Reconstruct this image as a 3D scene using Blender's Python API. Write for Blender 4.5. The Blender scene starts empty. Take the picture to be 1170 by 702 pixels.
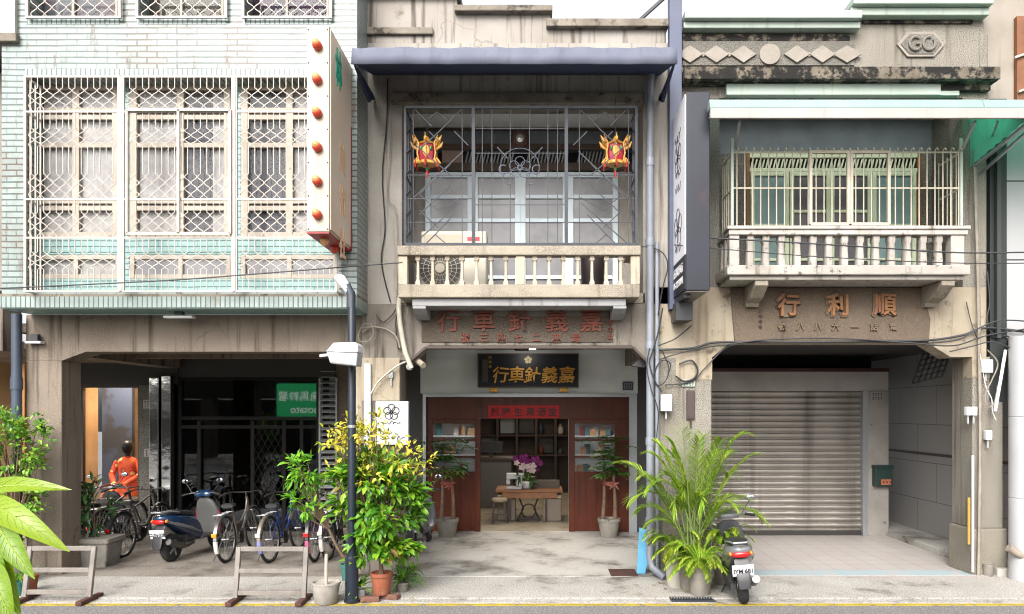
import bpy, math, random
from mathutils import Vector, Matrix
R=math.radians
SC=bpy.context.scene
COL=SC.collection
# ---------------------------------------------------------------- camera, world, sun, exposure
F,D,H,VX,VY=855.0,9.5,2.09,614.0,469.0      # focal length and vanishing point measured on the photograph; distance and eye height in metres
cam=bpy.data.cameras.new('camera'); co=bpy.data.objects.new('camera',cam); COL.objects.link(co)
co.location=(0,-D,H); co.rotation_euler=(R(90),0,0)
cam.sensor_width=36; cam.lens=F/1170*36; cam.shift_x=-(VX-585)/1170; cam.shift_y=(VY-351)/1170
cam.clip_start=.05; cam.clip_end=500
SC.camera=co
W=bpy.data.worlds.new('World'); SC.world=W; W.use_nodes=True
nt=W.node_tree; bg=nt.nodes['Background']
sky=nt.nodes.new('ShaderNodeTexSky'); sky.sky_type='NISHITA'; sky.sun_disc=False
SUN_EL,SUN_AZ=R(39),R(-164)                 # azimuth of the sun seen from the street, clockwise from +Y
sky.sun_elevation=SUN_EL; sky.sun_rotation=SUN_AZ; sky.air_density=1.0; sky.dust_density=5.0; sky.ozone_density=1.0
hs=nt.nodes.new('ShaderNodeHueSaturation'); hs.inputs['Saturation'].default_value=.22; hs.inputs['Value'].default_value=1.0
nt.links.new(sky.outputs[0],hs.inputs['Color']); nt.links.new(hs.outputs[0],bg.inputs['Color'])
bg.inputs['Strength'].default_value=.15
sl=bpy.data.lights.new('sun','SUN'); sl.energy=.95; sl.angle=R(34); sl.color=(1,.965,.91)
so=bpy.data.objects.new('sun',sl); COL.objects.link(so)
sd=Vector((math.sin(SUN_AZ)*math.cos(SUN_EL),math.cos(SUN_AZ)*math.cos(SUN_EL),math.sin(SUN_EL)))
so.rotation_euler=(-sd).to_track_quat('-Z','Y').to_euler(); so.location=(3,-8,12)
vs=SC.view_settings; vs.view_transform='Standard'; vs.look='None'; vs.gamma=1; vs.use_curve_mapping=False
vs.exposure=1.44
# ---------------------------------------------------------------- measuring helpers
def S(Y): return F/(D+Y)
def X(px,Y=0.): return (px-VX)/S(Y)
def Z(py,Y=0.): return H+(VY-py)/S(Y)
def G(px,py):
    Y=F*H/(py-VY)-D
    return X(px,Y),Y
# ---------------------------------------------------------------- object helpers
def prop(o,label=None,cat=None,group=None,kind=None):
    if label: o['label']=label
    if cat: o['category']=cat
    if group: o['group']=group
    if kind: o['kind']=kind
    return o
def thing(name,label,cat,loc=(0,0,0),group=None):
    o=bpy.data.objects.new(name,None); o.empty_display_size=.1; COL.objects.link(o); o.location=loc
    return prop(o,label,cat,group)
def origin(o):
    v=Vector((0,0,0))
    while o is not None: v=v+Vector(o.location); o=o.parent
    return v
KIDS={}
class MB:
    def __init__(s): s.v=[]; s.f=[]; s.xf=None; s.g=[]
    def add(s,vs,fs):
        n=len(s.v); s.g.append(len(s.f))
        for p in vs:
            p=Vector(p)
            s.v.append(s.xf@p if s.xf is not None else p)
        s.f+= [tuple(n+i for i in f) for f in fs]
        return s
    def box(s,x0,x1,y0,y1,z0,z1):
        if x0>x1:x0,x1=x1,x0
        if y0>y1:y0,y1=y1,y0
        if z0>z1:z0,z1=z1,z0
        return s.add([(x0,y0,z0),(x1,y0,z0),(x1,y1,z0),(x0,y1,z0),(x0,y0,z1),(x1,y0,z1),(x1,y1,z1),(x0,y1,z1)],
              [(0,3,2,1),(4,5,6,7),(0,1,5,4),(1,2,6,5),(2,3,7,6),(3,0,4,7)])
    def prism(s,poly,a,b,axis='y'):
        n=len(poly)
        def m(p,t):
            return (p[0],t,p[1]) if axis=='y' else ((t,p[0],p[1]) if axis=='x' else (p[0],p[1],t))
        vs=[m(p,a) for p in poly]+[m(p,b) for p in poly]
        fs=[tuple(range(n)),tuple(range(2*n-1,n-1,-1))]+[(i,n+i,n+(i+1)%n,(i+1)%n) for i in range(n)]
        return s.add(vs,fs)
    def bar(s,p,q,w,h=None,up=(0,0,1)):
        p,q=Vector(p),Vector(q); d=(q-p).normalized(); u=Vector(up)
        if abs(d.dot(u))>.98: u=Vector((0,1,0))
        a=d.cross(u).normalized()*w/2; b=a.cross(d).normalized()*(h or w)/2
        vs=[p-a-b,p+a-b,p+a+b,p-a+b,q-a-b,q+a-b,q+a+b,q-a+b]
        return s.add(vs,[(0,3,2,1),(4,5,6,7),(0,1,5,4),(1,2,6,5),(2,3,7,6),(3,0,4,7)])
    def tube(s,pts,r,n=6,closed=False,cap=True):
        pts=[Vector(p) for p in pts]; m=len(pts); rs=r if isinstance(r,(list,tuple)) else [r]*m
        vs=[];fs=[]; prev=None
        for i,p in enumerate(pts):
            a=pts[(i-1)%m] if (i>0 or closed) else p; b=pts[(i+1)%m] if (i<m-1 or closed) else p
            d=(b-a); d=d.normalized() if d.length>1e-9 else Vector((0,0,1))
            if prev is None:
                u=Vector((0,0,1)) if abs(d.z)<.9 else Vector((0,1,0))
                u=(u-d*u.dot(d)).normalized()
            else:
                u=prev-d*prev.dot(d); u=u.normalized() if u.length>1e-6 else d.orthogonal().normalized()
            prev=u; w=d.cross(u)
            for k in range(n):
                t=2*math.pi*(k+.5)/n
                vs.append(p+(u*math.cos(t)+w*math.sin(t))*rs[i])
        for i in range(m if closed else m-1):
            j=(i+1)%m
            for k in range(n):
                fs.append((i*n+k,i*n+(k+1)%n,j*n+(k+1)%n,j*n+k))
        if cap and not closed:
            fs.append(tuple(range(n-1,-1,-1))); fs.append(tuple((m-1)*n+k for k in range(n)))
        return s.add(vs,fs)
    def lathe(s,prof,c=(0,0,0),n=20,axis='z',a0=0):
        c=Vector(c); vs=[];fs=[]; m=len(prof)
        for r,h in prof:
            for k in range(n):
                t=2*math.pi*k/n+a0; x,y=r*math.cos(t),r*math.sin(t)
                vs.append(c+Vector((x,y,h) if axis=='z' else ((x,h,y) if axis=='y' else (h,x,y))))
        for i in range(m-1):
            for k in range(n): fs.append((i*n+k,i*n+(k+1)%n,(i+1)*n+(k+1)%n,(i+1)*n+k))
        if prof[0][0]>1e-6: fs.append(tuple(range(n-1,-1,-1)))
        if prof[-1][0]>1e-6: fs.append(tuple((m-1)*n+k for k in range(n)))
        return s.add(vs,fs)
    def ball(s,c,r,n=14,m=9):
        rx,ry,rz=r if isinstance(r,(list,tuple)) else (r,r,r); vs=[];fs=[]
        for i in range(m+1):
            a=math.pi*i/m
            for k in range(n):
                t=2*math.pi*k/n
                vs.append(Vector(c)+Vector((rx*math.sin(a)*math.cos(t),ry*math.sin(a)*math.sin(t),rz*math.cos(a))))
        for i in range(m):
            for k in range(n): fs.append((i*n+k,(i+1)*n+k,(i+1)*n+(k+1)%n,i*n+(k+1)%n))
        return s.add(vs,fs)
    def loft(s,secs,n=16,cap=True):
        # secs: (centre, u axis, v axis, half width, half height, exponent)
        vs=[];fs=[]
        for c,u,v,a,b,e in secs:
            c,u,v=Vector(c),Vector(u),Vector(v)
            for k in range(n):
                t=2*math.pi*k/n; ct,st=math.cos(t),math.sin(t)
                vs.append(c+u*a*math.copysign(abs(ct)**(2/e),ct)+v*b*math.copysign(abs(st)**(2/e),st))
        m=len(secs)
        for i in range(m-1):
            for k in range(n): fs.append((i*n+k,i*n+(k+1)%n,(i+1)*n+(k+1)%n,(i+1)*n+k))
        if cap: fs.append(tuple(range(n-1,-1,-1))); fs.append(tuple((m-1)*n+k for k in range(n)))
        return s.add(vs,fs)
    def text(s,ch,c,size,depth=.01,sx=1.,shear=0.,axis='y',mirror=False,wob=0.,bold=0.):
        # one line of writing centred on c, facing -Y ('y') or facing -X ('x')
        cu=bpy.data.curves.new('t','FONT'); cu.body=ch; cu.size=1; cu.extrude=depth/size/2; cu.offset=bold; cu.resolution_u=3
        o=bpy.data.objects.new('t',cu); me=o.to_mesh(); pts=[v.co.copy() for v in me.vertices]; fs=[tuple(p.vertices) for p in me.polygons]
        o.to_mesh_clear(); bpy.data.objects.remove(o); bpy.data.curves.remove(cu)
        if not pts: return s
        x0,x1=min(p.x for p in pts),max(p.x for p in pts); y0,y1=min(p.y for p in pts),max(p.y for p in pts)
        cx,cy=(x0+x1)/2,(y0+y1)/2; vs=[]
        for p in pts:
            a,b=(p.x-cx)*sx+shear*(p.y-cy),(p.y-cy)
            if wob:
                a,b=a+wob*math.sin(b*7+cx*3+len(ch)),b+wob*math.sin(a*6+1.3)
            a*=size;b*=size
            if axis=='y': vs.append((c[0]+a,c[1]-p.z*size,c[2]+b))
            elif axis=='x': vs.append((c[0]-p.z*size,c[1]-a,c[2]+b))
            elif axis=='+y': vs.append((c[0]-a,c[1]+p.z*size,c[2]+b))
            elif axis=='-x': vs.append((c[0]+p.z*size,c[1]+a,c[2]+b))
        return s.add(vs,fs)
    def each(s,name,mat,parent=None,**k):
        # one mesh per added shape
        out=[]; g=s.g+[len(s.f)]
        for a,b in zip(g[:-1],g[1:]):
            fs=s.f[a:b]; ids=sorted({i for f in fs for i in f}); mp={i:n for n,i in enumerate(ids)}
            m=MB(); m.v=[s.v[i] for i in ids]; m.f=[tuple(mp[i] for i in f) for f in fs]; out.append(m.build(name,mat,parent,**k))
        return out
    def build(s,name,mat,parent=None,smooth=None,bevel=0,label=None,kind=None,cat=None,group=None,loc=None):
        me=bpy.data.meshes.new(name); off=origin(parent) if parent else Vector(loc or (0,0,0))
        me.from_pydata([tuple(p-off) for p in s.v],[],s.f); me.materials.append(mat)
        if smooth is not None:
            me.polygons.foreach_set('use_smooth',[True]*len(me.polygons)); me.set_sharp_from_angle(angle=R(smooth))
        o=bpy.data.objects.new(name,me); COL.objects.link(o)
        if parent: o.parent=parent; KIDS.setdefault(parent.name,[]).append(o)
        elif loc: o.location=loc
        if bevel:
            b=o.modifiers.new('bevel','BEVEL'); b.width=bevel; b.segments=2; b.limit_method='ANGLE'; b.angle_limit=R(50)
        prop(o,label,cat,group,kind)
        return o
def copy_tree(o,parent=None):
    c=o.copy(); COL.objects.link(c)
    if parent: c.parent=parent; KIDS.setdefault(parent.name,[]).append(c)
    for k in list(KIDS.get(o.name,[])): copy_tree(k,c)
    return c
# ---------------------------------------------------------------- materials
def lin(h):
    h=h.lstrip('#'); out=[]
    for i in (0,2,4):
        c=int(h[i:i+2],16)/255; out.append(c/12.92 if c<=.04045 else ((c+.055)/1.055)**2.4)
    return out
def C(h,k=1.): return tuple(min(.92,c*k) for c in lin(h))+(1,)
def newmat(name):
    m=bpy.data.materials.new(name); m.use_nodes=True
    return m,m.node_tree,m.node_tree.nodes['Principled BSDF']
def nd(t,kind,**kw):
    n=t.nodes.new('ShaderNode'+kind)
    for k,v in kw.items():
        if hasattr(n,k): setattr(n,k,v)
        else: n.inputs[k.replace('_',' ')].default_value=v
    return n
def ramp(t,a,b,ca=(0,0,0,1),cb=(1,1,1,1)):
    r=t.nodes.new('ShaderNodeValToRGB'); e=r.color_ramp.elements
    e[0].position=a;e[0].color=ca;e[1].position=b;e[1].color=cb
    return r
def mixc(t,f,a,b,mode='MIX'):
    m=t.nodes.new('ShaderNodeMix'); m.data_type='RGBA'; m.blend_type=mode
    for i,x in ((0,f),(6,a),(7,b)):
        if isinstance(x,(int,float,tuple)): m.inputs[i].default_value=x
        else: t.links.new(x,m.inputs[i])
    return m.outputs[2]
def noise(t,vec,scale,detail=5,rough=.55,mp=None):
    if mp:
        g=t.nodes.new('ShaderNodeMapping'); g.inputs['Scale'].default_value=mp; t.links.new(vec,g.inputs[0]); vec=g.outputs[0]
    n=nd(t,'TexNoise',Scale=scale,Detail=detail,Roughness=rough); t.links.new(vec,n.inputs['Vector'])
    return n.outputs['Fac']
def M(name,col,rough=.65,metal=0.,var=None,vs=2.5,va=(.35,.68),streak=None,sa=(.55,.75),smap=(7,7,.5),grain=None,gs=90,ga=(.5,.65),spot=None,ss=6,sp=(.6,.7),bump=0,bs=45,spec=.5,coat=0,crack=None,cs=1.1):
    m,t,b=newmat(name); L=t.links
    tc=nd(t,'TexCoord').outputs['Object']; c=col
    if var: c=mixc(t,(lambda r:(L.new(noise(t,tc,vs),r.inputs[0]),r.outputs[0])[1])(ramp(t,*va)),c,var)
    if grain: c=mixc(t,(lambda r:(L.new(noise(t,tc,gs,2),r.inputs[0]),r.outputs[0])[1])(ramp(t,*ga)),c,grain)
    if streak: c=mixc(t,(lambda r:(L.new(noise(t,tc,1,5,.6,smap),r.inputs[0]),r.outputs[0])[1])(ramp(t,*sa)),c,streak)
    if spot: c=mixc(t,(lambda r:(L.new(noise(t,tc,ss,8,.68),r.inputs[0]),r.outputs[0])[1])(ramp(t,*sp)),c,spot)
    if crack:   # thin wandering cracks, only in places
        wn=nd(t,'TexNoise',Scale=2.2,Detail=6.); L.new(tc,wn.inputs['Vector']); ma=nd(t,'VectorMath',operation='MULTIPLY_ADD'); L.new(wn.outputs['Color'],ma.inputs[0]); ma.inputs[1].default_value=(.5,.5,.5); L.new(tc,ma.inputs[2])
        vo=nd(t,'TexVoronoi',feature='DISTANCE_TO_EDGE',Scale=cs); L.new(ma.outputs[0],vo.inputs['Vector']); r=ramp(t,.0,.008,(1,1,1,1),(0,0,0,1)); L.new(vo.outputs['Distance'],r.inputs[0])
        r2=ramp(t,.51,.62,(0,0,0,1),(.65,.65,.65,1)); L.new(noise(t,tc,1.1,3),r2.inputs[0]); c=mixc(t,mixc(t,1.,r.outputs[0],r2.outputs[0],'MULTIPLY'),c,crack)
    if isinstance(c,tuple): b.inputs['Base Color'].default_value=c
    else: L.new(c,b.inputs['Base Color'])
    b.inputs['Roughness'].default_value=rough; b.inputs['Metallic'].default_value=metal
    b.inputs['Specular IOR Level'].default_value=spec; b.inputs['Coat Weight'].default_value=coat
    if bump:
        bp=nd(t,'Bump',Strength=bump,Distance=.01); L.new(noise(t,tc,bs,6,.6),bp.inputs['Height']); L.new(bp.outputs[0],b.inputs['Normal'])
    return m
def glassmat(name,tint=(1,1,1,1),ior=1.5,rough=.02):
    m,t,b=newmat(name); t.nodes.remove(b); o=[n for n in t.nodes if n.type=='OUTPUT_MATERIAL'][0]
    f=nd(t,'Fresnel'); f.inputs[0].default_value=ior; a=nd(t,'BsdfTransparent'); a.inputs[0].default_value=tint
    g=nd(t,'BsdfGlossy'); g.inputs['Roughness'].default_value=rough; x=nd(t,'MixShader')
    t.links.new(f.outputs[0],x.inputs[0]);t.links.new(a.outputs[0],x.inputs[1]);t.links.new(g.outputs[0],x.inputs[2]);t.links.new(x.outputs[0],o.inputs[0])
    return m
def emit(name,col,st):
    m,t,b=newmat(name); b.inputs['Base Color'].default_value=col; b.inputs['Emission Color'].default_value=col; b.inputs['Emission Strength'].default_value=st
    return m
def leafmat(name,cols,trans=.3,rough=.4,tint=(1.,1.,.45,1)):
    m,t,b=newmat(name); o=[n for n in t.nodes if n.type=='OUTPUT_MATERIAL'][0]
    g=nd(t,'NewGeometry'); r=t.nodes.new('ShaderNodeValToRGB'); e=r.color_ramp.elements
    top=.95 if len(cols)>2 else 1.
    st=[(top*i/(len(cols)-1),c) for i,c in enumerate(cols)]
    if len(cols)>2: st+=[(.965,cols[-1]),(.975,(.16,.085,.03,1)),(1.,(.22,.12,.04,1))]   # a few dry leaves among the green ones
    e[0].position=st[0][0]; e[0].color=st[0][1]; e[1].position=st[-1][0]; e[1].color=st[-1][1]
    for p,c in st[1:-1]: x=e.new(p); x.color=c
    t.links.new(g.outputs['Random Per Island'],r.inputs[0]); t.links.new(r.outputs[0],b.inputs['Base Color']); b.inputs['Roughness'].default_value=rough
    tr=nd(t,'BsdfTranslucent'); t.links.new(mixc(t,1.,r.outputs[0],tint,'MULTIPLY'),tr.inputs[0])
    x=nd(t,'MixShader'); x.inputs[0].default_value=trans
    t.links.new(b.outputs[0],x.inputs[1]);t.links.new(tr.outputs[0],x.inputs[2]);t.links.new(x.outputs[0],o.inputs[0])
    return m
def surfuv(t):
    # flat surface coordinates picked by which way the face looks: fronts (x,z), sides (y,z), soffits (y,x)
    tc=nd(t,'TexCoord'); p=nd(t,'SeparateXYZ'); n=nd(t,'SeparateXYZ'); t.links.new(tc.outputs['Object'],p.inputs[0]); t.links.new(tc.outputs['Normal'],n.inputs[0])
    def big(i):
        a=nd(t,'Math',operation='ABSOLUTE'); t.links.new(n.outputs[i],a.inputs[0]); g=nd(t,'Math',operation='GREATER_THAN'); t.links.new(a.outputs[0],g.inputs[0]); g.inputs[1].default_value=.6
        return g.outputs[0]
    def pick(f,a,b):
        m=t.nodes.new('ShaderNodeMix'); m.data_type='FLOAT'; t.links.new(f,m.inputs[0]); t.links.new(a,m.inputs[2]); t.links.new(b,m.inputs[3]); return m.outputs[0]
    u=pick(big(1),p.outputs[1],p.outputs[0]); v=pick(big(2),p.outputs[2],p.outputs[0])
    c=nd(t,'CombineXYZ'); t.links.new(u,c.inputs[0]); t.links.new(v,c.inputs[1])
    return c.outputs[0],tc.outputs['Object']
def tilemat(name,c1,c2,mortar,bw,rh,ms=.006,off=.5,rust=None,rough=.3,rs=1.2,rp=(.62,.74),bump=.4,vert=None):
    m,t,b=newmat(name); L=t.links; uv,oc=surfuv(t)
    if vert is not None:   # hand laid courses: slightly wavy
        wv=nd(t,'TexNoise',Scale=1.6,Detail=3.); L.new(oc,wv.inputs['Vector']); ma=nd(t,'VectorMath',operation='MULTIPLY_ADD'); L.new(wv.outputs['Color'],ma.inputs[0]); ma.inputs[1].default_value=(.02,.02,0); L.new(uv,ma.inputs[2]); uv=ma.outputs[0]
    k=nd(t,'TexBrick'); k.offset=off; k.inputs['Scale'].default_value=1; k.inputs['Brick Width'].default_value=bw; k.inputs['Row Height'].default_value=rh; k.inputs['Mortar Size'].default_value=ms; k.inputs['Mortar Smooth'].default_value=.3
    k.inputs['Color1'].default_value=c1;k.inputs['Color2'].default_value=c2;k.inputs['Mortar'].default_value=mortar; L.new(uv,k.inputs['Vector'])
    c=k.outputs['Color']
    if vert is not None:
        q=nd(t,'TexBrick'); q.offset=0
        for kk,vv in (('Scale',1),('Brick Width',400.),('Row Height',rh),('Mortar Size',ms*1.15),('Mortar Smooth',.4),('Color1',c1),('Color2',c1),('Mortar',mortar)): q.inputs[kk].default_value=vv
        L.new(uv,q.inputs['Vector']); c=mixc(t,vert,q.outputs['Color'],c)
        nn=nd(t,'TexNoise',Scale=9.,Detail=4.); L.new(oc,nn.inputs['Vector']); r=ramp(t,.4,.62,(1,1,1,1),(.86,.90,.90,1)); L.new(nn.outputs['Fac'],r.inputs[0]); c=mixc(t,1.,c,r.outputs[0],'MULTIPLY')
    if rust:
        r=ramp(t,*rp); L.new(noise(t,oc,rs,9,.7,(1.2,1.2,.8)),r.inputs[0]); 
        if vert is not None:
            sm=nd(t,'Math',operation='MULTIPLY_ADD'); L.new(k.outputs['Fac'],sm.inputs[0]); sm.inputs[1].default_value=.65; sm.inputs[2].default_value=.3; m2=nd(t,'Math',operation='MULTIPLY'); L.new(sm.outputs[0],m2.inputs[0]); L.new(r.outputs[0],m2.inputs[1]); c=mixc(t,m2.outputs[0],c,rust)
            r=ramp(t,.56,.64,(0,0,0,1),(.8,.8,.8,1)); L.new(noise(t,oc,3.,8,.75,(2.5,2.5,.5)),r.inputs[0]); c=mixc(t,r.outputs[0],c,rust)
        else: c=mixc(t,r.outputs[0],c,rust)
        r=ramp(t,.42,.7,(0,0,0,1),(.32,.32,.32,1)); L.new(noise(t,oc,.8,6,.7,(2,2,.6)),r.inputs[0]); c=mixc(t,r.outputs[0],c,tuple(x*.75 for x in c2[:3])+(1,))
    L.new(c,b.inputs['Base Color']); b.inputs['Roughness'].default_value=rough
    bp=nd(t,'Bump',Strength=bump,Distance=.006); bp.invert=True; L.new(k.outputs['Fac'],bp.inputs['Height']); L.new(bp.outputs[0],b.inputs['Normal'])
    return m
# ---------------------------------------------------------------- material list
K=.62
conc=M('concrete',C('c0bab1',K),.85,var=C('a59e95',K),vs=1.6,streak=C('756b60',K),sa=(.53,.68),smap=(11,11,.45),crack=C('5a5148',K),grain=C('cdc5b9',K),gs=150,bump=.35,bs=50)
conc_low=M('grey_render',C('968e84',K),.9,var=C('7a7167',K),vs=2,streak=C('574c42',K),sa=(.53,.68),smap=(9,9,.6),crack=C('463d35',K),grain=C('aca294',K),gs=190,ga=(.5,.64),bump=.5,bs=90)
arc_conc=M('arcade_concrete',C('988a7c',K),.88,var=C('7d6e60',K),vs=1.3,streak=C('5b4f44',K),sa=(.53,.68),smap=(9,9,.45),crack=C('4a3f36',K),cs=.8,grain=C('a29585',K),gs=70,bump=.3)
plaster=M('beige_plaster',C('c9bca6',K*.92),.85,var=C('b0a088',K*.92),vs=2,streak=C('86755f',K),sa=(.56,.72),smap=(9,9,.5),crack=C('6b5a47',K),spot=C('7d6e5a',K),ss=5,sp=(.57,.66),bump=.2)
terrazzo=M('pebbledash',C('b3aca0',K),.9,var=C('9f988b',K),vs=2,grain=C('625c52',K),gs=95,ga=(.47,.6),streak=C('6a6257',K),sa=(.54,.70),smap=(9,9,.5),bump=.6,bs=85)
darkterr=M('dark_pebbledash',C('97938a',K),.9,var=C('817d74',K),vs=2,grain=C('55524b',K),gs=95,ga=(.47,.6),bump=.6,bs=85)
mossy=M('black_weathered_cornice',C('8b8071',K),.95,var=C('6e6456',K),vs=3,spot=C('1d1a16',K),ss=7,sp=(.44,.52),streak=C('26211c',K),sa=(.5,.6),smap=(4,4,2),bump=.8,bs=40)
stained=M('stained_parapet',C('c8c1b9',K*.88),.9,var=C('aaa196',K),vs=1.3,streak=C('655b51',K),sa=(.53,.68),smap=(9,9,.5),crack=C('5a5148',K),spot=C('6e6152',K),ss=2.2,sp=(.6,.72),bump=.3)
capm=M('parapet_cap',C('a39a8c',K),.9,var=C('7d7265',K),vs=3,spot=C('3c352e',K),ss=5,sp=(.55,.66),bump=.5)
brown=M('brown_sign_panel',C('7a6959',K*.85),.85,var=C('655646',K*.85),vs=2,streak=C('51423a',K),sa=(.6,.8),grain=C('8d7c69',K),gs=140,bump=.15)
tile=tilemat('aqua_tile',C('c9d8d3',.40),C('b2c8c2',.39),C('5e6c67',.40),.24,.071,.010,.5,rust=C('6b4a30',.4),rp=(.50,.60),rs=1.9,vert=.4)
soldier=tilemat('aqua_soldier_tile',C('c9dad4',.44),C('b5ccc6',.44),C('5f6d68',.4),.058,.3,.008,0,rust=C('7d6a52',.55),rp=(.6,.72))
blue_tile=tilemat('blue_green_tile',C('a9cfcb',.6),C('97c3c0',.6),C('5e7a77',.5),.24,.071,.007,.5,vert=.5)
creamwood=M('peeling_cream_paint',C('e6d9c8',.52),.6,var=C('d6c8b6',.5),vs=3,spot=C('8f7a62',.6),ss=7,sp=(.62,.68),bump=.2)
cream=M('cream_paint',C('e4d9c4',.56),.5,var=C('d6c8b0',.54),vs=5,spot=C('a5793f',.5),ss=9,sp=(.67,.72))
whitegrille=M('white_painted_steel',C('ece2d8',.52),.45,var=C('d8cbbd',.5),vs=8,spot=C('94602f',.5),ss=12,sp=(.7,.75))
curtain=M('pale_curtain',C('e6dfdc',.60),.9,var=C('cbc3c2',.56),vs=3)
darkcurtain=M('grey_screen',C('7d7a7d',.6),.8,var=C('4b4858',.6),vs=2.2)
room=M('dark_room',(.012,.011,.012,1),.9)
glass=glassmat('window_glass',(.95,.96,.96,1),1.2)
dglass=glassmat('dark_glass',(.55,.56,.56,1),1.5)
frost=M('dusty_glass',C('9c999a',.6),.25,var=C('807e83',.6),vs=3,spec=.6)
signpink=M('faded_cream_acrylic',C('f3e0ca',.62),.35,var=C('efd3ba',.62),vs=1.5,spot=C('e08a5a',.6),ss=3.2,sp=(.64,.8))
signface=M('cream_acrylic',C('f3e0c8',.44),.4,var=C('ead3b8',.44),vs=2,streak=C('c9a583',.42),sa=(.6,.85))
red=M('red_paint',C('a81f24',.7),.5,var=C('8a1a1d',.7),vs=4)
greenpaint=M('green_letters',C('1f9d7d',.7),.5)
bluesteel=M('slate_blue_steel',C('636b88',.5),.5,var=C('575f7c',.5),vs=3)
awncloth=M('slate_blue_canvas',C('959ab0',.40),.75,var=C('858ba2',.40),vs=2,streak=C('6d7286',.38),sa=(.56,.8),smap=(6,6,1.5),bump=.25,bs=4)
awnunder=M('navy_canvas',C('3a4a72',.45),.7)
irongrey=M('slate_iron',C('4d5360',.34),.6,var=C('3f4450',.34),vs=8)
creambal=M('cream_balustrade',C('dbcfbc',.56),.75,var=C('c6b69f',.54),vs=4,grain=C('cbbca4',.66),gs=60,streak=C('83745f',.55),sa=(.62,.8),bump=.25)
rail=M('weathered_rail',C('b3a896',.62),.85,var=C('95897a',.6),vs=3,grain=C('c5bba9',.6),gs=80,streak=C('6b5e50',.55),sa=(.58,.78),bump=.4)
whitebal=M('white_balustrade',C('e4ddd4',.48),.7,var=C('cfc6ba',.46),vs=3,streak=C('8d8173',.45),sa=(.56,.70),smap=(9,9,1.2),spot=C('7c6a57',.45),ss=9,sp=(.58,.65),bump=.25)
bluewindow=M('pale_blue_paint',C('dfe9ee',.85),.45,var=C('cfdfe6',.85),vs=4)
greenframe=M('pale_green_paint',C('dde3c6',.8),.5,var=C('cdd6b2',.8),vs=4,spot=C('8a7048',.5),ss=11,sp=(.68,.73))
palegreen=M('pale_green_metal',C('d3dfd2',.5),.5,var=C('c5d6c8',.48),vs=2,streak=C('879a88',.6),sa=(.6,.8))
greensheet=leafmat('green_corrugated_plastic',[(.15,.50,.38,1),(.17,.54,.42,1)],.6,.35,(1,1,.95,1))
shutterm=M('shutter_steel',C('cdc6bd',.64),.44,.78,var=C('aea79e',.62),vs=.9,va=(.3,.7),streak=C('6d6560',.7),sa=(.52,.8),smap=(2.6,.1,.1))  # vertical streaks: stain variation plus imitated dark reflections on the steel
greyplaster=M('grey_shop_fascia',C('c4beb9',.75),.75,var=C('b3aca6',.75),vs=2)
greytile=tilemat('grey_wall_tile',C('aaa6a2',.65),C('a5a19d',.65),C('5e5a57',.5),1.2,.62,.006,.5,rough=.4)
white_wall=M('white_fascia',C('e3e5e4',.85),.7,var=C('d8dbd9',.85),vs=1)
redwood=M('red_lacquered_wood',(.085,.018,.006,1),.4,var=(.06,.012,.005,1),vs=3,streak=(.03,.006,.003,1),sa=(.5,.75),smap=(14,14,.6),spec=.25)
darkwood=M('dark_wood',(.05,.028,.02,1),.5,var=(.035,.02,.015,1),vs=4)
tablewood=M('table_wood',(.27,.115,.04,1),.4,var=(.2,.08,.03,1),vs=5)
alum=M('aluminium',C('b9bcbf',.7),.35,.6)
black=M('black_lacquer',(.010,.011,.015,1),.4,spec=.25)
blackp=M('black_plastic',(.02,.02,.022,1),.4)
rubber=M('rubber',(.018,.018,.018,1),.8)
gold=M('gold_leaf',C('d9a54a',.8),.4,.3,var=C('b87f32',.8),vs=9)
redfaded=M('faded_red_paint',C('96503f',.62),.8,var=C('7c4335',.6),vs=9,spot=C('7b6a57',.6),ss=16,sp=(.58,.64))
orange=M('orange_ochre_paint',C('be8450',.52),.7,var=C('a06d52',.5),vs=5)
bronze=M('worn_letter_edges',C('a68f6e',.6),.6)
banner=M('red_paper',C('b3161c',.75),.7)
ink=M('black_ink',(.012,.01,.01,1),.6)
whitep=M('white_plastic',C('e9e9ea',.75),.35)
greyp=M('grey_plastic',C('b6b8b8',.7),.45)
pipewhite=M('pale_blue_pipe',C('b3b8c2',.52),.45,var=C('9da3b0',.5),vs=2,streak=C('7d8290',.6),sa=(.6,.8))
pipegrey=M('slate_pipe',C('4a5668',.6),.5,var=C('3f4a5a',.6),vs=3)
cablem=M('cable_sheath',(.022,.022,.025,1),.6)
cablegrey=M('grey_conduit',C('b5ab9c',.6),.6,var=C('94897a',.6),vs=6)
flex=M('cream_duct',C('d8d0be',.66),.6,var=C('bfb6a2',.66),vs=5)
terra=M('terracotta',C('b5694a',.6),.85,var=C('95533a',.6),vs=5,spot=C('c9a58e',.6),ss=7,sp=(.6,.7))
potgrey=M('grey_cement_pot',C('a39d93',.6),.9,var=C('857f75',.6),vs=5,spot=C('5d5950',.55),ss=7,sp=(.6,.68),bump=.4)
bark=M('bark',(.15,.1,.06,1),.9,var=(.1,.065,.04,1),vs=12,bump=.5)
soil=M('soil',(.04,.028,.018,1),.95)
rackm=M('weathered_grey_timber',C('aaa29a',.55),.8,var=C('8f867d',.55),vs=6,spot=C('7b6a60',.55),ss=9,sp=(.64,.71))
redfoot=M('worn_red_timber',C('6b4038',.6),.8,var=C('503430',.6),vs=6)
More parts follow.
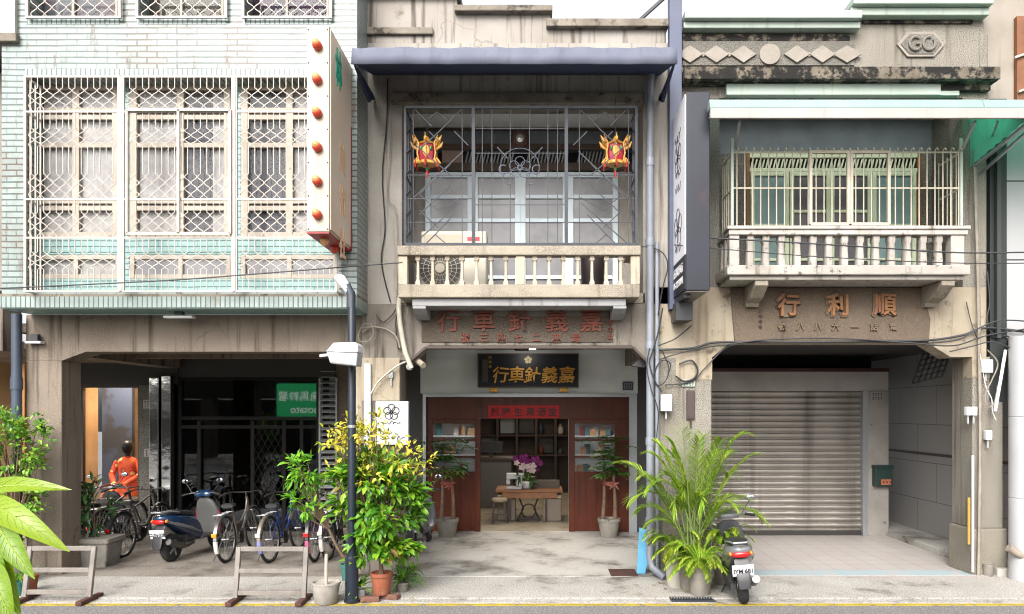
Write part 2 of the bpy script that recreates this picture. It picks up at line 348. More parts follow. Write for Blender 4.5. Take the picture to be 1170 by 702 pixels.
# ground
def roadmat():
    return M('asphalt',C('a39f9f',.38),.85,var=C('969292',.36),vs=.9,grain=C('d6d2cf',.42),gs=60,ga=(.5,.66),bump=.5,bs=120)
asphalt=roadmat()
paving=M('exposed_aggregate',C('dad5ce',.6),.88,var=C('c3bdb4',.58),vs=1.3,grain=C('a39c93',.52),gs=55,ga=(.47,.64),spot=C('7d766d',.45),ss=1.4,sp=(.54,.68),bump=.7,bs=60)
screed=M('cement_floor',C('d3cfc8',.66),.6,var=C('b7b2a9',.64),vs=1.2,spot=C('57524b',.5),ss=1.1,sp=(.49,.66),grain=C('ccc7bd',.56),gs=40,bump=.15)
brownfloor=M('brown_cement_floor',C('aaa298',.56),.75,var=C('877c70',.54),vs=1.0,spot=C('5c5249',.5),ss=1.1,sp=(.5,.66),grain=C('b5aca0',.54),gs=40,bump=.15)
pinkfloor=tilemat('pink_floor_tile',C('dbd3cd',.6),C('d4cbc5',.6),C('b5a7a3',.52),.3,.3,.006,0,rough=.4,bump=.2)
shopfloor=M('shop_floor',C('cfc2ab',.6),.25,var=C('b9ab93',.6),vs=1.2,spot=C('8f8272',.55),ss=1.5,sp=(.55,.7))
yellow=M('yellow_road_paint',C('e6c840',.48),.7,var=C('d6b940',.45),vs=6,spot=C('9f9b96',.4),ss=11,sp=(.53,.62))
bluepaint=M('blue_floor_paint',C('b4cdd6',.58),.6,var=C('c3d0d2',.58),vs=4,spot=C('d3ccc8',.58),ss=5,sp=(.5,.6))
# ---------------------------------------------------------------- the ground
def sheet(name,x0,x1,y0,y1,z,m,t=.02,bevel=0):
    return MB().box(x0,x1,y0,y1,z-t,z).build(name,m,kind='structure',bevel=bevel)
XA,XB=-2.0,1.83      # party lines between the three houses
sheet('ground',-70,70,-70,70,-.20,asphalt)
sheet('road',-60,60,-12.6,-1.33,-.02,asphalt,.1)
sheet('road_marking',-60,60,-1.43,-1.34,-.016,yellow,.004)
sheet('kerb_strip',-60,60,-1.33,-1.17,-.012,paving,.15,.008)
sheet('pavement',-60,60,-1.155,-.10,0,paving,.15,.006)
sheet('arcade_floor',-60,XA-.02,-.10,3.4,.004,brownfloor,.1)
sheet('arcade_floor',XA-.02,XB+.0,-.10,3.4,.006,screed,.1)
pf=MB().box(XB,5.78,-.10,3.4,-.1,.008); pf.xf=Matrix.Rotation(0,4,'Z'); pf.build('arcade_floor',pinkfloor,kind='structure')
sheet('floor_stripe',XB+.35,5.75,-.06,.24,.0115,bluepaint,.003)
sheet('side_passage_floor',5.78,6.35,-.1,9,.10,screed,.2,.01)
g=MB()
for i in range(46):
    g.box(-1.33+i*.0,-1.33,0,0,0,0) if False else None
sheet('opposite_pavement',-60,60,-15.5,-12.6,0,paving,.15)
# drain gratings in the gap between kerb strip and pavement
def drain(px0,px1,label):
    x0,x1=X(px0,-1.16),X(px1,-1.16); n=int((x1-x0)/.05)
    m=MB(); m.box(x0,x1,-1.30,-1.285,-.012,.004); m.box(x0,x1,-1.135,-1.12,-.012,.004)
    for i in range(int((x1-x0)/.03)): m.box(x0+i*.03,x0+i*.03+.016,-1.285,-1.135,-.012,.003)
    m.build('drain_grating',irongrey,label=label,cat='grating')
    sheet('drain_channel',x0,x1,-1.285,-1.135,-.010,rubber,.01)
drain(765,815,'short iron drain grating in the pavement edge beside the palm pots')
# ---------------------------------------------------------------- LEFT HOUSE
YF,YW=-.55,-.28
LH=thing('tiled_house','three storey shophouse clad in pale aqua tiles with white window grilles','house',(-4.3,0,0))
def win(parent,x0,x1,z0,z1,y,cols,rows,fm,pm,fw=.05,dp=.06,back=None,backy=.12,backm=None,rf=None,name='window'):
    # window: frame with mullions (one mesh), one pane mesh behind, optional curtain mesh
    m=MB(); cx=[x0+(x1-x0)*i/cols for i in range(cols+1)]
    rz=rf or [z0+(z1-z0)*i/rows for i in range(rows+1)]
    for i,x in enumerate(cx):
        a=x if i==0 else (x-fw if i==cols else x-fw/2)
        m.box(a,a+fw,y-dp/2,y+dp/2,z0,z1)
    for j,z in enumerate(rz):
        a=z if j==0 else (z-fw if j==len(rz)-1 else z-fw*.35); h=fw if j in(0,len(rz)-1) else fw*.7
        for i in range(cols):
            l=cx[i]+(fw if i==0 else fw/2); r=cx[i+1]-(fw if i==cols-1 else fw/2)
            m.box(l,r,y-dp/2+.004,y+dp/2-.004,a,a+h)
    o=m.build(name,fm,parent,bevel=.004)
    MB().box(x0+fw*.5,x1-fw*.5,y+.002,y+.008,z0+fw*.5,z1-fw*.5).build('pane',pm,o)
    if backm: drape(x0+.02,x1-.02,y+backy,z0+.03,z1-.03,backm,o)
    return o
def drape(x0,x1,y,z0,z1,m,parent,name='curtain',amp=.004,f=30):
    n=max(12,int((x1-x0)*60)); vs=[];fs=[]
    ph=random.random()*6
    for i in range(n+1):
        x=x0+(x1-x0)*i/n; d=amp*math.sin(x*f+ph)+amp*.6*math.sin(x*f*.43+ph*2)
        vs+=[(x,y+d,z0),(x,y+d*.7,z1)]
    for i in range(n): fs.append((2*i,2*i+2,2*i+3,2*i+1))
    return MB().add(vs,fs).build(name,m,parent,smooth=80)
random.seed(5)
xl,xr=X(2,YF),X(408,YF); zb,zt=Z(352,YF),7.55
ox0,ox1=X(29,YF),X(384,YF); oz0,oz1=Z(334,YF),Z(87,YF)
uz=Z(20,YF)
w=MB()
w.box(xl,ox0,YF,0,zb+.16,zt-0) ; w.box(ox1,xr,YF,0,zb+.16,zt)
w.box(ox0,ox1,YF,0,oz1,Z(28,YF)); w.box(ox0,ox1,YF,0,zb+.16,oz0)
bays_up=[(31,137),(157,258),(278,378)]
ex=[ox0]+[X(p,YF) for b in bays_up for p in b]+[ox1]
for i in (0,2,4,6): w.box(ex[i],ex[i+1],YF,0,Z(28,YF),zt)
w.box(ex[1],ex[6],YF+.3,0,Z(28,YF),uz)
w.build('tiled_wall',tile,LH)
m=MB()
for i in (1,3,5): m.box(ex[i],ex[i+1],YF-.004,YF+.3,Z(28,YF),uz)
m.box(ox0,ox1,YF-.003,YF+.02,Z(86.6,YF),Z(79,YF))
m.build('soldier_course',soldier,LH)
b=MB(); b.box(xl-.03,xr,YF-.035,-.0,zb,zb+.13); b.build('soldier_band',soldier,LH)
b=MB(); b.box(xl-.02,xr,YF-.02,-.0,zb+.13,zb+.165); b.build('ledge',capm,LH)
b=MB(); b.box(xl,xr-.01,YF,0,zb-.012,zb-.001); b.build('soffit',blue_tile,LH)
# back plane of the bay with its window openings
B=[(36,137),(148,264),(275,386)]
def bx(p): return X(p,YW)
cols=[bx(p) for b in B for p in b]
wz=[Z(319,YW),Z(291,YW),Z(273,YW),Z(95,YW)]
w=MB(); L0,L1=ox0-.0,ox1+.0
w.box(L0,L1,YW,YW+.12,oz0,wz[0]); w.box(L0,L1,YW,YW+.12,wz[1],wz[2]); w.box(L0,L1,YW,YW+.12,wz[3],oz1)
for a,c in ((L0,cols[0]),(cols[1],cols[2]),(cols[3],cols[4]),(cols[5],L1)):
    if c>a:
        w.box(a,c,YW,YW+.12,wz[0],wz[1]); w.box(a,c,YW,YW+.12,wz[2],wz[3])
w.build('recessed_wall',blue_tile,LH)
rz=[wz[2],Z(238,YW),Z(230,YW)-.0,Z(166,YW),Z(134,YW),Z(126,YW),wz[3]]
for i,(a,c) in enumerate(B):
    x0,x1=bx(a),bx(c)
    mm=[frost,frost,frost]
    o=win(LH,x0+.004,x1-.004,wz[2]+.003,wz[3]-.003,YW+.03,2,1,creamwood,glass,.085,.07,rf=rz)
    xm=(x0+x1)/2
    specs=[(x0-.09,xm,curtain),(xm+.001,x1-.03,curtain)] if i==0 else ([(x0-.09,xm,curtain),(xm+.001,x1-.26,darkcurtain),(x1-.255,x1-.03,curtain)] if i==1 else [(x0-.09,xm,darkcurtain),(xm+.001,x1-.03,curtain)])
    for a2,c2,mt in specs: drape(a2,c2,YW+.07,wz[2]+.05,wz[3]-.05,mt,o)
    o=win(LH,x0+.003,x1-.003,wz[0]+.003,wz[1]-.003,YW+.03,2,1,creamwood,frost if i!=0 else glass,.055,.06)
    if i==0: drape(x0+.06,x1-.05,YW+.07,wz[0]+.03,wz[1]-.03,curtain,o)
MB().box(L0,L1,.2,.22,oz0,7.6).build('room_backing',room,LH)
cl=[M('pink_cloth',C('c79aa2',.34),.9,var=C('6d98a0',.3),vs=1.6),M('olive_cloth',C('7d7563',.3),.9,var=C('4b2f3f',.3),vs=1.6),M('plum_cloth',C('5b3550',.3),.9,var=C('3d3a58',.3),vs=1.6)]
for (a,c),mm in zip(bays_up,cl):
    x0,x1=X(a,YF+.25),X(c,YF+.25)
    o=win(LH,x0+.02,x1-.02,uz+.01,7.5,YF+.26,2,1,creamwood,glass,.03,.05)
    drape(x0+.03,x1-.03,YF+.30,uz+.03,7.48,mm,o)
# grilles
def lattice_bar(m,x,i,p,segs,y,r=.0055):
    pts=[]
    for z0,z1,k in segs:
        if k==0: pts+= [(x,y,z0),(x,y,z1)]
        else:
            n=8*k
            for q in range(n+1):
                pts.append((x+(-1)**i*p*.46*math.sin(2*math.pi*k*q/n),y,z0+(z1-z0)*q/n))
    out=[pts[0]]
    for q in pts[1:]:
        if (Vector(q)-Vector(out[-1])).length>1e-4: out.append(q)
    m.tube(out,r,4)
def grille(px0,px1,zs,yy,segs,p=7.3,frame=.026,bars=()):
    m=MB(); x0,x1=X(px0,yy),X(px1,yy); z0,z1=zs
    for x in (x0,x1): m.bar((x,yy,z0-frame/2),(x,yy,z1+frame/2),frame)
    for z in (z0,z1)+tuple(bars): m.bar((x0+frame/2,yy,z),(x1-frame/2,yy,z),frame*.8)
    n=max(2,round((px1-px0)/p)); st=(x1-x0)/n
    for i in range(1,n): lattice_bar(m,x0+i*st,i,st,segs,yy-.004)
    return m
YG=YF-.17
zz=lambda p:Z(p,YG)
segs=[(zz(332),zz(308),0),(zz(308),zz(288),2),(zz(288),zz(269),0),(zz(269),zz(243),2),(zz(243),zz(226),0),(zz(226),zz(199),2),(zz(199),zz(168),0),(zz(168),zz(147),2),(zz(147),zz(124),0),(zz(124),zz(101),2),(zz(101),zz(88),0)]
grp='white bar and lattice grilles over the tiled house windows'
for a,c in ((29,136),(141,266),(270,384)):
    m=grille(a,c,(zz(333),zz(88)),YG,segs,bars=(zz(228),zz(272),zz(128)))
    m.build('window_grille',whitegrille,LH)
for px in (29,384):
    m=MB()
    for k in range(4):
        y=YG+(k/3)*(YF+.1-YG)
        m.bar((X(px,YG),y,zz(333)),(X(px,YG),y,zz(88)),.016)
    for zq in (zz(333),zz(228),zz(128),zz(88)): m.bar((X(px,YG),YG,zq),(X(px,YG),YF+.1,zq),.018)
    m.build('grille_side_cage',whitegrille,LH)
m=MB()
for k in (138.5,268): m.bar((X(k,YG),YG-.004,zz(333)),(X(k,YG),YG-.004,zz(88)),.034)
m.each('grille_mullion',whitegrille,LH)
m=MB()  # hinged escape frame in the middle bay
for px in (145,204,263): m.bar((X(px,YG-.03),YG-.03,zz(268)),(X(px,YG-.03),YG-.03,zz(127)),.03)
for zq in (zz(268),zz(127)): m.bar((X(145,YG-.03),YG-.03,zq),(X(263,YG-.03),YG-.03,zq),.03)
m.build('grille_door_frame',whitegrille,LH)
YU=YF-.05; zu=lambda p:Z(p,YU)
for a,c in bays_up:
    m=grille(a,c,(zu(20),zu(-24)),YU,[(zu(20),zu(-24),3)],p=8.4,frame=.03); m.build('window_grille',whitegrille,LH)
# ground floor
zo=Z(402)
MB().box(-6.49,-6.04,0,.41,0,2.72).build('pillar',arc_conc,LH,bevel=.012)
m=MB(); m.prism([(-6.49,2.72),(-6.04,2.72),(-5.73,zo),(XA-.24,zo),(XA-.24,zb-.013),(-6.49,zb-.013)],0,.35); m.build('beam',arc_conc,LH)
m=MB(); m.box(XA-.32,XA-.22,.05,.4,0,zo-.0); m.build('door_jamb',plaster,LH)
MB().box(-6.9,XA-.24,.35,3.6,zo+.28,zo+.4).build('arcade_ceiling',arc_conc,LH)
m=MB(); m.box(-6.45,-6.15,.36,3.5,zo-.02,zo+.28); m.box(-6.15,XA-.3,1.9,2.1,zo+.05,zo+.28); m.each('cross_beam',arc_conc,LH)
YS=3.4
sx=lambda p:X(p,YS); sz=lambda p:Z(p,YS)
# storefront: show window, stone pier, mirror column, dark entrance, louvre
m=MB(); m.box(sx(88),sx(205),YS-.05,YS+.2,sz(440),zo+.28); m.box(sx(205),sx(384),YS-.02,YS+.2,sz(431),zo+.28); m.each('storefront_fascia',M('dark_fascia',(.03,.026,.024,1),.6),LH)
o=win(LH,sx(93),sx(162),sz(590),sz(440),YS,1,1,darkwood,glass,.05,.08,name='show_window')
MB().box(sx(88),sx(163),YS-.03,YS+.1,0,sz(590)).build('stall_riser',darkwood,LH)
st=MB(); st.box(sx(162.5),sx(179),YS-.1,YS+.25,0,sz(440)); st.build('stone_pier',darkterr,LH,bevel=.01)
chrome=M('mirror_steel',(.5,.5,.49,1),.08,1.,bump=.35,bs=3)
m=MB(); m.box(sx(179.5),sx(190),YS-.28,YS+.1,0,sz(432)); m.box(sx(191),sx(202),YS-.22,YS+.1,0,sz(430)); m.each('mirror_column',chrome,LH,bevel=.015)
m=MB()
for p in (206,228,289,325,345,364): m.bar((sx(p),YS,0),(sx(p),YS,sz(433 if p in (206,364) else 481)),.06)
for p in (433,478,488,600): m.bar((sx(206),YS+.002,sz(p)),(sx(364),YS+.002,sz(p)),.055)
fr=m.build('entrance_frame',M('dark_bronze',(.007,.006,.005,1),.6,spec=.2),LH)
MB().box(sx(206),sx(364),YS+.03,YS+.038,0,sz(433)).build('pane',dglass,fr)
m=MB(); x0,x1,z0,z1=sx(290),sx(324),sz(598),sz(490); st=(x1-x0)/9
for i in range(10): lattice_bar(m,x0+i*st,i,st,[(z0,z1,8)],YS-.02,.004)
m.build('door_lattice',M('dull_lattice_steel',(.025,.024,.023,1),.7,spec=.2),LH)
m=MB(); x0,x1=sx(367),sx(384)
for i in range(28): m.prism([(YS-.04,0.05+i*.1),(YS+.03,.09+i*.1),(YS+.03,.10+i*.1),(YS-.04,.062+i*.1)],x0,x1,'x')
m.box(sx(384),sx(386),YS-.05,YS+.1,0,sz(432)); m.box(sx(365),sx(367),YS-.05,YS+.1,0,sz(432)); m.build('louvre_panel',greyp,LH)
m=MB(); m.box(sx(384),XA+.1,YS,YS+.2,0,zo+.3); m.build('end_wall',arc_conc,LH)
m=MB(); m.box(sx(203),sx(366),YS+3,YS+3.1,0,3.2); m.box(sx(203)-.1,sx(203),YS+.2,YS+3,0,3.2); m.box(sx(366),sx(366)+.1,YS+.2,YS+3,0,3.2); m.box(sx(203),sx(366),YS+.2,YS+3,3.1,3.2); m.build('entrance_room',M('dim_entrance_room',(.05,.046,.043,1),.9),LH)
# warm show window interior
warm=M('warm_drapes',C('c9a074',.6),.85,var=C('b08658',.6),vs=2); 
m=MB(); m.box(sx(80),sx(168),YS+1.8,YS+1.9,0,3.2); m.box(sx(168),sx(170),YS+.2,YS+1.8,0,3.2); m.box(sx(80)-.9,sx(80)-.8,YS+.2,YS+1.8,0,3.2); m.box(sx(80)-.8,sx(168),YS+.2,YS+1.8,3.0,3.1); m.build('show_room',warm,LH)
m=MB(); m.box(sx(80)-.8,sx(168),YS+.1,YS+1.8,0,.55); m.build('display_plinth',darkwood,LH)
drape(-8.9,-8.45,YS+1.5,.55,3.0,warm,LH,'display_drape'); drape(-7.6,-7.05,YS+1.6,.55,3.0,M('cream_drapes',C('dcc9a6',.6),.85),LH,'display_drape')
m=MB(); m.box(-8.32,-7.75,YS+1.4,YS+1.5,.55,3.0); m.build('display_panel',M('black_blue_reflection_panel',(.02,.02,.025,1),.5,var=(.03,.04,.07,1),vs=1.2,va=(.5,.55)),LH)  # blue tone painted in for bluish reflections over the dark panel
def area(name,loc,e,sx_,sy_,col,rot=(0,0,0)):
    l=bpy.data.lights.new(name,'AREA'); l.shape='RECTANGLE'; l.size=sx_; l.size_y=sy_; l.energy=e; l.color=col
    o=bpy.data.objects.new(name,l); COL.objects.link(o); o.location=loc; o.rotation_euler=rot; return o
area('display_lamp',(-7.7,YS+.75,2.95),70,1.2,.6,(1,.84,.64))
# fluorescent lamps under the bay and beam
def tubelamp(px,py,Y,w,label):
    x,z=X(px,Y),Z(py,Y); t=thing('strip_lamp',label,'lamp',(x,Y,z))
    MB().box(x-w/2,x+w/2,Y-.05,Y+.05,z,z+.03).build('housing',whitep,t,bevel=.008)
    MB().box(x-.05,x+.05,Y-.03,Y+.03,z+.03,z+.12).build('bracket',blackp,t)
tubelamp(205,364,-.3,.36,'short white strip lamp fixed under the tiled bay')
tubelamp(40,393,-.06,.2,'small grey strip lamp on the beam above the left pillar')
# ---------------------------------------------------------------- MIDDLE HOUSE
MH=thing('concrete_shophouse','weathered concrete shophouse with a stepped parapet and cream balustrade balcony','house',(-.2,0,0))
MX0,MX1=XA-.16,1.82
wx0,wx1=X(459),X(735); lz=Z(120); bz=3.55
w=MB()
w.box(MX0,wx0,0,.3,3.441,6.75); w.box(wx1,MX1,0,.3,3.441,6.75); w.box(wx0,wx1,0,.3,Z(108),6.75)
w.build('front_wall',conc,MH)
m=MB(); m.box(X(447),X(733)+.03,-.06,.3,lz,Z(108)); m.build('lintel',capm,MH,bevel=.012)
m=MB(); m.box(MX0,X(522),0,.3,6.75,7.32); m.box(X(522),X(629),0,.3,6.75,Z(17)); m.box(X(629),X(761),0,.3,6.75,Z(34)); m.build('parapet',stained,MH)
m=MB(); m.box(MX0,X(526),-.09,.36,7.32,7.42); m.box(X(520),X(631),-.1,.36,Z(17),Z(10)); m.box(X(624),X(763),-.09,.36,Z(34),Z(25)); m.box(MX0,X(495),-.05,.0,Z(41),Z(33)); m.build('parapet_cap',capm,MH,bevel=.012)
# balcony
slabgrey=M('pale_grey_slab',C('cfcfd0',.42),.75,var=C('bdbcbc',.42),vs=2,streak=C('8f8a84',.42),sa=(.56,.72),smap=(9,9,1))
YB=-.5
by=lambda p:Z(p,YB); bxx=lambda p:X(p,YB)
BAL=MB().box(bxx(455),bxx(731),YB,0,by(340),by(325)).build('balcony',rail,MH,bevel=.012)
MB().box(wx0-.02,wx1+.02,0,1.2,by(340),by(328)).build('balcony_floor',rail,BAL)
MB().box(bxx(454),bxx(732),YB-.02,YB+.16,by(292),by(281)).build('handrail',rail,BAL,bevel=.012)
for sx0,sx1 in ((bxx(455),bxx(455)+.14),(bxx(731)-.14,bxx(731))): MB().box(sx0,sx1,YB+.16,0,by(292),by(281)).build('handrail',rail,BAL,bevel=.012)
for px in (460,594.5,726):
    MB().box(bxx(px)-.055,bxx(px)+.055,YB+.01,YB+.13,by(325),by(292)).build('balcony_post',creambal,BAL,bevel=.008)
def baluster(m,x,y,z0,z1,w0,w1,d):
    h=z1-z0
    m.box(x-w1,x+w1,y,y+d,z0,z0+h*.12); m.box(x-w1,x+w1,y,y+d,z0+h*.86,z1)
    m.loft([((x,y+d/2,z0+h*.12),(1,0,0),(0,1,0),w1*.9,d*.45,6),((x,y+d/2,z0+h*.2),(1,0,0),(0,1,0),w0*1.0,d*.4,6),((x,y+d/2,z0+h*.8),(1,0,0),(0,1,0),w0*.8,d*.36,6),((x,y+d/2,z0+h*.86),(1,0,0),(0,1,0),w1*.9,d*.45,6)],12)
for seg in ((460,594.5,7),(594.5,726,7)):
    for i in range(1,seg[2]+1):
        px=seg[0]+(seg[1]-seg[0])*i/(seg[2]+1)
        m=MB(); baluster(m,bxx(px),YB+.03,by(325),by(292),.019,.028,.09); m.build('baluster',creambal,BAL)
MB().box(bxx(470),bxx(716),YB+.06,-.0,by(349),by(340)-.002).build('under_slab',slabgrey,BAL,bevel=.008)
for px in (478,709):
    m=MB(); m.prism([(YB+.06,by(349)-.002),(YB+.06,by(352)),(-.3,by(357)),(-.12,by(361)),(0,by(361)),(0,by(349)-.002)],bxx(px)-.08,bxx(px)+.08,'x'); m.build('bracket',slabgrey,BAL,bevel=.006)
# balcony room: side walls, ceiling, back wall
YR=.95
rx=lambda p:X(p,YR); rz_=lambda p:Z(p,YR)
m=MB(); m.box(wx0-.12,wx0,.3,YR,bz-.2,6.4); m.box(wx1,wx1+.12,.3,YR,bz-.2,6.4); m.each('balcony_side_wall',conc,MH)
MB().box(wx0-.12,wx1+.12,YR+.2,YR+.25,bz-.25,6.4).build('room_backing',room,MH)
MB().box(wx0,wx1,.3,YR,6.02,6.2).build('balcony_ceiling',white_wall,MH)
navy=M('dark_blue_timber',C('8f979c',.6),.7,var=C('7a8287',.6),vs=3)
brownb=M('brown_timber_beam',C('6e5a4c',.5),.8,var=C('54463c',.5),vs=4,streak=C('8d7b69',.5),sa=(.6,.8),smap=(.5,4,8))
m=MB(); m.box(wx0,wx1,YR,YR+.1,rz_(172),6.02); m.build('upper_boarding',navy,MH)
m=MB(); m.box(wx0,wx1,YR-.04,YR+.08,rz_(196),rz_(187)); m.box(wx0,wx1,YR-.03,YR,rz_(172),rz_(165)); m.box(wx0,wx1,YR-.05,YR,rz_(150),rz_(143)); m.each('timber_beam',brownb,MH,bevel=.006)
m=MB()
for a,c in ((530,588),(602,650),(660,705)):
    m.box(rx(a),rx(c),YR+.04,YR+.07,rz_(187),rz_(172))
m.each('transom_backing',room,MH)
m=MB(); 
for a,c in ((532,588),(602,650),(660,705)):
    n=int((c-a)/4)
    for i in range(n):
        q=a+i*4; m.bar((rx(q),YR+.01,rz_(186)),(rx(q+3),YR+.01,rz_(173)),.014,.02)
m.each('transom_slat',M('pale_slats',C('a8a7a6',.6),.6),MH)
m=MB(); m.box(rx(505),rx(529),YR-.0,YR+.05,rz_(187),rz_(172)); m.build('transom_panel',M('beige_board',C('b39a8a',.55),.7),MH)
m=MB(); m.box(wx0,rx(486),YR,YR+.1,bz,rz_(196)); m.box(rx(706),wx1,YR,YR+.1,bz,rz_(196)); m.each('balcony_back_wall',conc,MH)
for a,c in ((486,540.3),(540.3,594.5),(594.5,649),(649,706)):
    o=win(MH,rx(a),rx(c),bz+.02,rz_(197),YR+.02,1,1,bluewindow,frost,.075,.07,rf=[bz+.02,rz_(317),rz_(282),rz_(252),rz_(225),rz_(197)],name='balcony_door')
# decorative grille
GX0,GX1,YGR=463,727,-.47
gz=lambda p:Z(p,YGR); gx=lambda p:X(p,YGR)
def line(m,a,b,r=.005,y=YGR): m.bar((gx(a[0]),y,gz(a[1])),(gx(b[0]),y,gz(b[1])),r*2)
m=MB(); zt_,zb_=123,279.5
for p in (GX0,541,647,GX1): line(m,(p,zt_),(p,zb_),.02 if p in(541,647) else .014)
for q in (zt_,zb_): line(m,(GX0,q),(GX1,q),.016)
fr=m.build('balcony_grille',irongrey,MH)
m=MB(); yy=YGR+.01
for side in (0,1):
    f=(lambda p:p) if side==0 else (lambda p:GX0+GX1-p)
    for a,b in [((472,123),(493,144)),((488,137),(499,128)),((499,128),(511,137)),((529,123),(504,148)),((504,148),(480,170)),((490,150),(500,160)),
                ((529,173),(472,226)),((519,150),(535,166)),((515,187),(479,222)),((479,240),(500,260)),((526,232),(472,279)),((519,245),(497,268)),((497,268),(510,279)),((479,222),(500,240)),((500,240),(526,226)),((497,268),(486,279)),((479,245),(515,212)),((500,200),(522,222)),((475,166),(515,200))]:
        line(m,(f(a[0]),a[1]),(f(b[0]),b[1]),.0055,yy)
    for p in (472,528): line(m,(f(p),zt_),(f(p),zb_),.0045,yy)
    for q in (200,227,254): line(m,(f(GX0),q),(f(541),q),.0045,yy)
for p in (551,562,583,605,626,637): line(m,(p,zt_),(p,zb_),.0045,yy)
for q in (147,175,234,254): line(m,(541,q),(647,q),.004,yy)
for k in range(6):
    a=2*math.pi*k/6; x0,z0=gx(594),gz(193)
line(m,(568,168),(580,181),.006,yy); line(m,(620,168),(608,181),.006,yy)
m.build('grille_bars',irongrey,fr)
m=MB(); cx_,cz_=gx(594),gz(192)
def arcpts(cx,cz,r,a0,a1,n=14,y=YGR-.008): return [(cx+r*math.cos(R(a0+(a1-a0)*i/n)),y,cz+r*math.sin(R(a0+(a1-a0)*i/n))) for i in range(n+1)]
m.tube(arcpts(cx_,cz_,.235,-30,210,20),.0045,5); 
for k in range(5):
    a=R(90+72*k); m.tube(arcpts(cx_+.075*math.cos(a),cz_+.075*math.sin(a),.058,0,350,14),.0045,5)
m.tube(arcpts(cx_,cz_,.03,0,350,10),.006,5)
for s_ in (-1,1):
    m.tube(arcpts(cx_+s_*.14,cz_-.13,.07,0,300,12),.006,5); m.tube(arcpts(cx_+s_*.2,cz_-.02,.05,60,300,12),.006,5)
m.build('flower_emblem',M('grey_blue_iron',C('7d8596',.42),.5),fr)
for p in (GX0,GX1):
    m=MB()
    for q in (zt_,zb_,200): m.bar((gx(p),YGR+.014,gz(q)),(gx(p),-.02,gz(q)),.016)
    s_=1 if p==GX0 else -1
    for i in range(6):
        q=270-i*24; m.bar((gx(p),YGR+.05,gz(q)),(gx(p),YGR+.36,gz(q-14)),.014)
    for yv in (.12,.24,.36): m.bar((gx(p),YGR+yv,gz(zt_)),(gx(p),YGR+yv,gz(zb_)),.01)
    m.build('grille_side',irongrey,fr)
# beam with carved name
m=MB(); zo2=Z(395)
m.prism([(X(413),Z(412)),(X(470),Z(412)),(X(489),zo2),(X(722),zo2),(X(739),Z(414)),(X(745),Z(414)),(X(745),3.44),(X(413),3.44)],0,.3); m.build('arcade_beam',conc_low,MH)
mo=M('carved_panel_ground',C('6d6052',.5),.85,var=C('5a4c40',.5),vs=2.5,grain=C('7d7061',.5),gs=80,bump=.4,bs=80,spot=C('8b5b48',.5),ss=8,sp=(.66,.72))
pn=MB().prism([(X(482),Z(391)),(X(700),Z(391)),(X(698),Z(372)),(X(703),Z(360)),(X(701),bz-.27),(X(482),bz-.27)],-.02,-.001); pn=pn.build('name_panel',mo,MH)
m=MB()
for ch,px,dy in (('行',513,0),('車',553,0),('針',594,0),('義',636,0),('嘉',675,0)): m.text(ch,(X(px),-.03,Z(366.5)),.30,.025,wob=.014,bold=.012)
for ch,px in zip('號三四七二四電',(532,553,573,592,613,636,658)): m.text(ch,(X(px),-.028,Z(386.5)),.115,.02,wob=.02,bold=.012)
for i,ch in enumerate('甲申年立'): m.text(ch,(X(697),-.028,Z(361+i*8)),.075,.02,wob=.02,bold=.01)
m.build('carved_lettering',redfaded,pn)
m=MB(); pth=[(X(468),Z(413)),(X(487),Z(396.5)),(X(723),Z(396.5)),(X(741),Z(415))]
for a,c in zip(pth[:-1],pth[1:]): m.bar((a[0],-.03,a[1]-.01),(c[0],-.03,c[1]-.01),.06,.03)
m.build('arch_trim',darkwood,MH)
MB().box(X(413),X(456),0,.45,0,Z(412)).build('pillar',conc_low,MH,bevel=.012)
m=MB(); m.box(X(413)-.006,X(456)+.006,-.008,.1,Z(458),Z(409)); m.build('pillar_plaster_band',plaster,MH)
MB().box(XA,XB,.3,3.4,3.12,3.2).build('arcade_ceiling',M('pale_ceiling',C('c9ccca',.6),.8),MH)
m=MB(); m.box(-2.24,-1.9,.45,3.4,2.85,3.3); m.box(1.5,1.95,.45,3.4,2.85,3.3); m.each('cross_beam',conc_low,MH)
YD=3.36; dx=lambda p:X(p,YD); dz=lambda p:Z(p,YD)
MB().box(dx(481),dx(728),YD-.06,YD+.15,dz(450),3.12).build('shop_fascia',white_wall,MH)
m=MB(); m.box(dx(484),dx(727),YD-.1,YD+.05,dz(454),dz(450)); m.box(dx(718),dx(727),YD-.1,YD+.05,0,dz(454)); m.box(dx(484),dx(487.5),YD-.1,YD+.05,0,dz(454)); m.build('shop_front_frame',alum,MH)
m=MB(); m.box(dx(727),dx(741),YD-.05,YD+.3,0,3.1); m.box(dx(466),dx(484),YD-.05,YD+.3,0,3.1); m.each('shop_side_wall',M('dark_grey_wall',(.03,.028,.027,1),.6),MH)
MB().box(dx(487.5),dx(718),YD-.02,YD+.06,dz(479),dz(454)).build('door_lintel',redwood,MH,bevel=.006)
